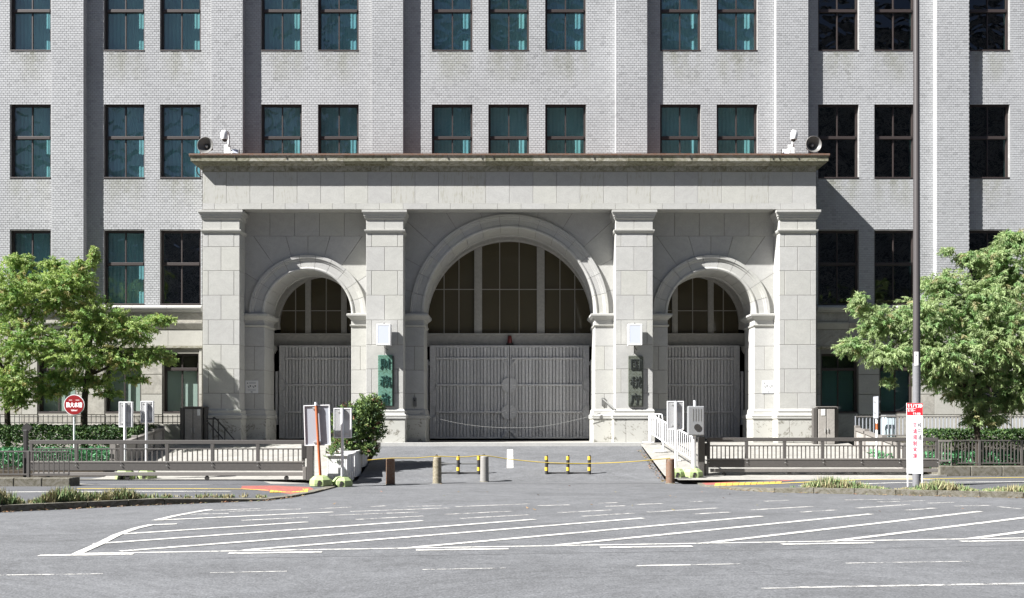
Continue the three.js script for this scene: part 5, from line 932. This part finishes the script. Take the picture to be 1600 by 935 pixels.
// lobes: [x, y, z, rx, ry, rz, twigs]
function foliage(lobes, o) {
  const out = [];
  for (const [x, y, z, rx, ry, rz, twigs] of lobes) for (let i = 0; i < twigs * (o.more ?? 1); i++) {
    const d = randDir(), k = Math.pow(rnd(), 0.45) * (1 + 0.22 * perlin.noise(d.x * 2.1 + x, d.y * 2.1 + y, d.z * 2.1 + z)), tip = V(x + d.x * rx * k, y + d.y * ry * k, z + d.z * rz * k);
    const grow = V(d.x * 0.9 + rr(-0.4, 0.4), d.y * 0.5 + o.rise + rr(-0.25, 0.25), d.z * 0.9 + rr(-0.4, 0.4)).normalize(), base = tip.clone().addScaledVector(grow, -o.twig), tone = rr(0.8, 1.2), warm = rnd();
    const n = o.per + Math.floor(rr(-2, 3));
    for (let j = 0; j < n; j++) {
      const t = (j + 0.5) / n, at = base.clone().addScaledVector(grow, o.twig * t); at.y -= o.sag * t * t;
      const out1 = randDir(), dir = out1.clone().addScaledVector(grow, 0.7).add(V(0, -o.droop, 0)).normalize(), side = V().crossVectors(dir, randDir()).normalize(), L = o.leaf * rr(0.7, 1.25), v = tone * rr(0.85, 1.15);
      const co = o.color(warm, k).map((q) => q * v);
      out.push([at, dir, side, L, L * o.slim, co]);
    }
  }
  return leafGeometry(out);
}
function tree(name, label, base, trunk, limbs, lobes, o, group) {
  const t = thing(name, label, 'tree', base, group);
  part(t, 'trunk', tube(trunk.map((p) => V(...p)), o.r0, o.r1, 12), M.bark);
  const fork = V(...trunk.at(-1)), low = V(...trunk.at(-2));
  limbs.forEach((l, i) => { const end = V(...l), from = i % 2 ? fork : fork.clone().lerp(low, 0.35), mid = from.clone().lerp(end, 0.5).add(V(rr(-0.15, 0.15), rr(0.05, 0.3), rr(-0.15, 0.15))); part(t, 'limb', tube([from, mid, end], o.r1 * 0.75, 0.012, 7), M.bark);
    for (let k = 0; k < 3; k++) { const s = mid.clone().lerp(end, rr(0, 0.7)), e = s.clone().add(V(rr(-0.7, 0.7), rr(0.1, 0.7), rr(-0.7, 0.7))); part(t, 'limb', tube([s, s.clone().lerp(e, 0.5).add(V(0, 0.08, 0)), e], 0.02, 0.006, 5), M.bark); } });
  part(t, 'crown', foliage(lobes, o), M.leaf);
  return t;
}
const yellowGreen = (warm, k) => warm > 0.93 ? [0.46, 0.42, 0.17] : warm > 0.3 ? [0.37, 0.47, 0.15] : [0.24, 0.38, 0.11];
const paleGreen = (warm, k) => warm > 0.95 ? [0.4, 0.38, 0.19] : warm > 0.3 ? [0.35, 0.44, 0.2] : [0.21, 0.34, 0.12];
const L3 = (px, py, z, rpx, rpy, rz, n) => { const s = (DIST - z) / FOCAL; return [X(px, z), Y(py, z), z, rpx * s, rpy * s, rz, n]; };
seed(1001);
{ // two trees in the hedge on the left
  const z = 1.7, P = (a, b, dz = 0) => [X(a, z + dz), Y(b, z + dz), z + dz];
  const o = { r0: 0.12, r1: 0.085, rise: 0.15, twig: 0.34, per: 27, more: 2.8, sag: 0.1, droop: 0.75, leaf: 0.095, slim: 0.42, color: yellowGreen };
  const lobesA = [L3(95, 455, z, 60, 46, 1.4, 150), L3(112, 438, z + 0.2, 45, 34, 1.0, 100), L3(146, 400, z, 12, 20, 0.3, 22), L3(128, 412, z, 20, 16, 0.4, 22), L3(88, 412, z, 28, 16, 0.6, 34), L3(150, 500, z, 62, 42, 1.2, 150), L3(205, 512, z + 0.2, 42, 28, 0.9, 80), L3(250, 497, z, 30, 12, 0.4, 32), L3(232, 552, z, 46, 18, 0.7, 52), L3(265, 560, z, 16, 9, 0.3, 12), L3(190, 560, z, 50, 26, 1.0, 75), L3(120, 545, z + 0.4, 66, 40, 1.3, 120), L3(100, 590, z - 0.3, 40, 20, 0.8, 46), L3(150, 594, z, 40, 18, 0.7, 36), L3(215, 590, z, 30, 10, 0.4, 18), L3(75, 610, z, 34, 16, 0.6, 30), L3(170, 612, z, 30, 10, 0.5, 16)];
  const lobesB = [L3(30, 455, z, 60, 52, 1.4, 170), L3(-40, 470, z, 70, 66, 1.5, 120), L3(30, 405, z, 30, 16, 0.6, 34), L3(40, 530, z + 0.4, 66, 46, 1.3, 140), L3(20, 592, z + 0.5, 50, 34, 1.0, 95), L3(-60, 570, z, 60, 60, 1.2, 70), L3(28, 622, z + 0.2, 30, 20, 0.6, 34)];
  tree('leafy_tree', 'leafy yellow-green tree whose trunk stands right beside the round red sign', [P(132, 690)[0], 0.3, z], [[X(132, z), 0.28, z], P(131, 650), P(133, 610), P(138, 575)], [P(180, 540), P(110, 500, 0.3), P(215, 560, 0.2), P(90, 560), P(240, 500), P(130, 430), P(160, 470, -0.3), P(240, 555, 0.3)], lobesA, o, 'leafy trees in the hedge');
  tree('leafy_tree', 'leafy yellow-green tree cut by the picture edge beyond the red sign', [P(12, 690)[0], 0.3, z], [[X(12, z), 0.28, z], P(11, 650), P(9, 615), P(4, 580)], [P(40, 520), P(-30, 510), P(50, 590, 0.4), P(-40, 580), P(20, 440), P(60, 470, 0.3)], lobesB, { ...o, r0: 0.1, r1: 0.07 }, 'leafy trees in the hedge');
  const zp = 9.75, x = X(40, zp), y0 = 0.33, bp = thing('black_post', 'short black metal post with a slanted cap on the plinth at the picture edge', 'post', [x, y0, zp]);
  part(bp, 'shaft', softBox(x - 0.05, x + 0.05, y0, Y(672, zp), zp - 0.05, zp + 0.05, 0.012), M.blackMetal);
  const cap = extrude([[-0.1, 0], [0.1, 0], [0.16, 0.1], [0.02, 0.2], [-0.06, 0.14]], -0.04, 0.04); cap.translate(x, Y(674, zp), zp); part(bp, 'cap', cap, M.blackMetal);
}
{ // street tree on the right
  const z = 4.1, P = (a, b, dz = 0) => [X(a, z + dz), Y(b, z + dz), z + dz];
  const o = { r0: 0.1, r1: 0.075, rise: 0.1, twig: 0.34, per: 26, more: 2.5, sag: 0.14, droop: 1.05, leaf: 0.125, slim: 0.28, color: paleGreen };
  const lobes = [L3(1520, 470, z, 78, 55, 1.4, 200), L3(1585, 430, z, 60, 60, 1.4, 150), L3(1575, 378, z, 26, 24, 0.6, 40), L3(1515, 400, z, 26, 18, 0.5, 36), L3(1480, 388, z, 12, 8, 0.3, 9), L3(1440, 490, z + 0.3, 60, 40, 1.1, 120), L3(1375, 500, z, 46, 34, 0.9, 90), L3(1342, 470, z, 22, 22, 0.5, 32), L3(1335, 538, z, 36, 20, 0.6, 46), L3(1390, 550, z + 0.4, 50, 24, 0.8, 64), L3(1480, 550, z + 0.6, 70, 44, 1.2, 140), L3(1570, 520, z + 0.6, 80, 60, 1.3, 190), L3(1530, 590, z, 50, 28, 0.9, 62), L3(1600, 605, z + 0.3, 46, 38, 1.0, 80), L3(1440, 565, z, 34, 22, 0.7, 34), L3(1390, 592, z, 16, 10, 0.3, 9), L3(1680, 480, z, 60, 80, 1.2, 70), L3(1530, 630, z, 34, 22, 0.7, 42), L3(1575, 625, z - 0.3, 34, 20, 0.7, 40), L3(1540, 652, z, 40, 14, 0.7, 60), L3(1590, 372, z, 22, 22, 0.6, 40), L3(1552, 398, z, 30, 22, 0.8, 50), L3(1470, 440, z, 40, 26, 0.8, 60), L3(1500, 610, z - 0.3, 30, 22, 0.6, 34), L3(1470, 590, z, 46, 26, 0.8, 50), L3(1430, 535, z, 50, 30, 0.9, 60), L3(1590, 560, z, 40, 50, 1.0, 60)];
  tree('street_tree', 'broad leafy street tree with pale green drooping leaves behind the street pole', [X(1529, z), 0.12, z], [[X(1529, z), 0.12, z], P(1529, 700), P(1525, 650), P(1522, 610)], [P(1420, 510, 0.3), P(1480, 480), P(1560, 450, 0.3), P(1600, 500, -0.3), P(1370, 510), P(1340, 540, 0.3), P(1515, 410), P(1590, 600, 0.3)], lobes, o);
}
// clipped and spreading shrubs
function shrub(name, label, base, lobes, o, group) {
  const t = thing(name, label, 'shrub', base, group);
  for (let k = 0; k < 5; k++) { const [x, y, z, rx, ry] = lobes[k % lobes.length]; part(t, 'stem', tube([V(base[0] + rr(-0.05, 0.05), base[1], base[2] + rr(-0.05, 0.05)), V((base[0] + x) / 2, (base[1] + y) / 2, (base[2] + z) / 2), V(x + rr(-0.3, 0.3) * rx, y, z)], 0.025, 0.008, 6), M.bark); }
  part(t, 'foliage', foliage(lobes, o), M.hedgeLeaf); return t;
}
seed(77);
const bushCol = (warm, k) => warm > 0.94 ? [0.2, 0.1, 0.06] : warm > 0.4 ? [0.17, 0.25, 0.07] : [0.04, 0.085, 0.025];
{
  const z = 4.3, o = { more: 1.6, rise: 0.5, twig: 0.12, per: 9, sag: 0, droop: 0.15, leaf: 0.075, slim: 0.5, color: bushCol };
  shrub('clipped_bush', 'clipped round bush in the planters in front of the green nameplate', [X(566, z), 0.95, z], [L3(578, 640, z, 26, 27, 0.6, 420), L3(556, 660, z, 40, 34, 0.8, 620), L3(580, 668, z, 26, 30, 0.7, 260), L3(545, 690, z + 0.3, 22, 22, 0.5, 110), L3(575, 700, z + 0.4, 20, 14, 0.4, 90), L3(534, 668, z, 22, 24, 0.6, 190), L3(522, 700, z + 0.2, 14, 20, 0.4, 60)], o);
  const z2 = 7.0; shrub('young_shrub', 'sparse young shrub in front of the bush beside the white board', [X(524, z2), 0.5, z2], [L3(519, 708, z2, 12, 20, 0.3, 46), L3(529, 716, z2, 12, 12, 0.3, 34)], { ...o, leaf: 0.06, per: 6 });
}
{ // row of white planters beside the driveway
  for (const [k, z, lb] of [[0, 6.55, 'white planter box nearest the street under the bush'], [1, 5.1, 'white planter box in the middle of the row under the bush'], [2, 3.65, 'white planter box nearest the portal under the bush']]) {
    const y = Math.max(0.004, driveY(z + 0.6)), x0 = -5.05, x1 = -4.5, h = 0.52, t = thing('planter', lb, 'planter', [-4.8, y, z], 'white planter boxes beside the driveway');
    for (const [a, b, c, d] of [[x0, x0 + 0.04, z - 0.62, z + 0.62], [x1 - 0.04, x1, z - 0.62, z + 0.62], [x0 + 0.04, x1 - 0.04, z - 0.62, z - 0.58], [x0 + 0.04, x1 - 0.04, z + 0.58, z + 0.62]]) part(t, 'side', softBox(a, b, y + 0.05, y + h + 0.25, c, d, 0.01), M.white);
    part(t, 'rim', merged(softBox(x0 - 0.03, x1 + 0.03, y + h + 0.25, y + h + 0.3, z + 0.56, z + 0.66, 0.008), softBox(x0 - 0.03, x1 + 0.03, y + h + 0.25, y + h + 0.3, z - 0.66, z - 0.56, 0.008), softBox(x0 - 0.03, x0 + 0.05, y + h + 0.25, y + h + 0.3, z - 0.56, z + 0.56, 0.008), softBox(x1 - 0.05, x1 + 0.03, y + h + 0.25, y + h + 0.3, z - 0.56, z + 0.56, 0.008)), M.white);
    part(t, 'soil', box(x0 + 0.04, x1 - 0.04, y + 0.1, y + h + 0.16, z - 0.58, z + 0.58), M.soil);
    for (let i = 0; i < 4; i++) part(t, 'rib', box(x1, x1 + 0.014, y + 0.08, y + h + 0.24, z - 0.5 + i * 0.33, z - 0.46 + i * 0.33), M.white);
    for (const q of [-0.5, 0.5]) part(t, 'foot', box(x0 + 0.05, x1 - 0.05, y - 0.3, y + 0.05, z + q - 0.05, z + q + 0.05), M.hornGrey);
  }
}
// hedges: uncountable leaves, one mass each
function leafMass(name, label, boxes, o) {
  const out = [];
  for (const [x0, x1, z0, z1, yf, n] of boxes) for (let i = 0; i < n; i++) {
    const x = rr(x0, x1), z = rr(z0, z1), top = yf(x, z) + 0.1 * perlin.noise(x * 2.2, z * 2.2, 5), y = top - Math.pow(rnd(), 2.2) * 0.5, dir = V(rr(-1, 1), rr(-0.1, 0.9), rr(-0.4, 1)).normalize(), side = V().crossVectors(dir, randDir()).normalize(), L = o.leaf * rr(0.7, 1.3), k = rr(0.75, 1.25);
    out.push([V(x, y, z), dir, side, L, L * 0.55, o.color(rnd(), 1).map((q) => q * k)]);
  }
  const m = shade(new THREE.Mesh(leafGeometry(out), M.hedgeLeaf)); m.name = numbered(name); m.userData = { label, category: 'hedge', kind: 'stuff' }; scene.add(m);
}
seed(55);
const hedgeCol = (w) => w > 0.8 ? [0.09, 0.15, 0.03] : w > 0.35 ? [0.05, 0.105, 0.025] : [0.03, 0.07, 0.02];
const coverCol = (w) => w > 0.5 ? [0.1, 0.3, 0.13] : [0.06, 0.19, 0.08];
leafMass('hedge', 'dense dark green hedge behind the sliding gate around the round red sign', [[-19.5, -12.0, 0.4, 2.6, () => 1.55, 9000], [-19.5, -12.0, 2.6, 3.2, (x, z) => 1.55 - (z - 2.6) * 1.4, 4500]], { leaf: 0.1, color: hedgeCol });
leafMass('ground_cover', 'bright green low planting seen between the gate pickets below the hedge', [[-18.5, -12.0, 3.2, 5.4, (x, z) => 0.85, 8000]], { leaf: 0.11, color: coverCol });
leafMass('hedge', 'dense dark green hedge behind the picket fence beside the pale leafy tree', [[13.9, 21, 0.3, 1.9, () => 1.42, 6500], [13.9, 21, 1.9, 2.4, (x, z) => 1.4 - (z - 1.9) * 1.4, 3000]], { leaf: 0.1, color: hedgeCol });
leafMass('ground_cover', 'bright green low planting seen between the pickets below the pale leafy tree', [[11.6, 19.5, 2.4, 4.1, () => 0.72, 7000]], { leaf: 0.11, color: coverCol });

// weeds growing along the kerbs, dead leaves on the ground
function weeds(name, label, line, from, to, dens, tufts, kerb) {
  tufts *= 1.8; const out = [], at = (t) => { const n = line.length - 1, s = Math.min(n - 1e-6, t * n), i = Math.floor(s), f = s - i; return [line[i][0] + (line[i + 1][0] - line[i][0]) * f, line[i][1] + (line[i + 1][1] - line[i][1]) * f]; };
  for (let i = 0; i < tufts; i++) {
    const t = rr(from, to), [x, z] = at(t), den = perlin.noise(x * 0.9, z * 0.9, 7.7); if (den < -0.3 + dens && rnd() > 0.12) continue;
    const h = (kerb ? 0.6 : 1) * rr(0.08, 0.34) * (0.75 + Math.max(-0.3, den) * 1.3), cx = x + rr(-0.1, 0.1), cz = z + rr(-0.28, 0.05), dry = rnd(), n = 16;
    for (let k = 0; k < n; k++) { const a = rr(0, 6.283), lean = rr(0.05, 0.75), d = V(Math.cos(a) * lean, 1, Math.sin(a) * lean).normalize(), b = V(cx + rr(-0.07, 0.07), paveY(cx), cz + rr(-0.07, 0.07)), c = dry > 0.55 ? [0.3, 0.27, 0.15] : rnd() > 0.6 ? [0.27, 0.29, 0.15] : [0.13, 0.2, 0.075], v = rr(0.75, 1.25); out.push([b, d, V(-Math.sin(a), 0, Math.cos(a)), h * rr(0.5, 1.2), rr(0.012, 0.028), c.map((q) => q * v)]); }
  }
  const m = shade(new THREE.Mesh(leafGeometry(out), M.grass)); m.name = numbered(name); m.userData = { label, category: 'grass', kind: 'stuff' }; scene.add(m);
}
seed(909);
weeds('weeds', 'scrubby weeds growing along the kerb below the sliding gate and round red sign', kerbLi.slice(0, 6), 0.3, 0.8, 0, 560);
weeds('weeds', 'dry scrubby weeds growing along the kerb at the foot of the street pole', kerbRi.slice(0, 6), 0.1, 0.79, -0.02, 560, true);
{
  const out = [], spots = [[kerbLi, 3, 6], [kerbL, 3, 7]];
  const drop = (x, z, y) => { const a = rr(0, 6.283), d = V(Math.cos(a), rr(0, 0.25), Math.sin(a)).normalize(), L = rr(0.05, 0.1); out.push([V(x, y + 0.012, z), d, V(-Math.sin(a), rr(-0.1, 0.2), Math.cos(a)).normalize(), L, L * 0.5, [rr(0.12, 0.24), rr(0.1, 0.15), rr(0.05, 0.08)]]); };
  for (let i = 0; i < 150; i++) { const t = rr(1.6, 5.5), k = Math.floor(t), f = t - k, p = kerbL[k], q = kerbL[k + 1]; drop(p[0] + (q[0] - p[0]) * f + rr(-0.05, 0.05), p[1] + (q[1] - p[1]) * f + Math.abs(rr(0, 0.16)), 0); }
  for (let i = 0; i < 120; i++) { const t = rr(1.6, 5.5), k = Math.floor(t), f = t - k, p = kerbR[k], q = kerbR[k + 1]; drop(p[0] + (q[0] - p[0]) * f, p[1] + (q[1] - p[1]) * f + Math.abs(rr(0, 0.14)), 0); }
  for (let i = 0; i < 130; i++) { const z = rr(1.2, 6.3); drop(4.46 + rr(-0.14, 0.05), z, driveY(z)); }
  for (let i = 0; i < 40; i++) { const z = rr(7, 16); drop(rr(-9, 10), z, 0); }
  const m = shade(new THREE.Mesh(leafGeometry(out), M.grass)); m.name = 'fallen_leaves'; m.userData = { label: 'brown fallen leaves lying along the kerbs and the driveway edge', category: 'leaves', kind: 'stuff' }; scene.add(m);
}
renderer.render(scene, camera);
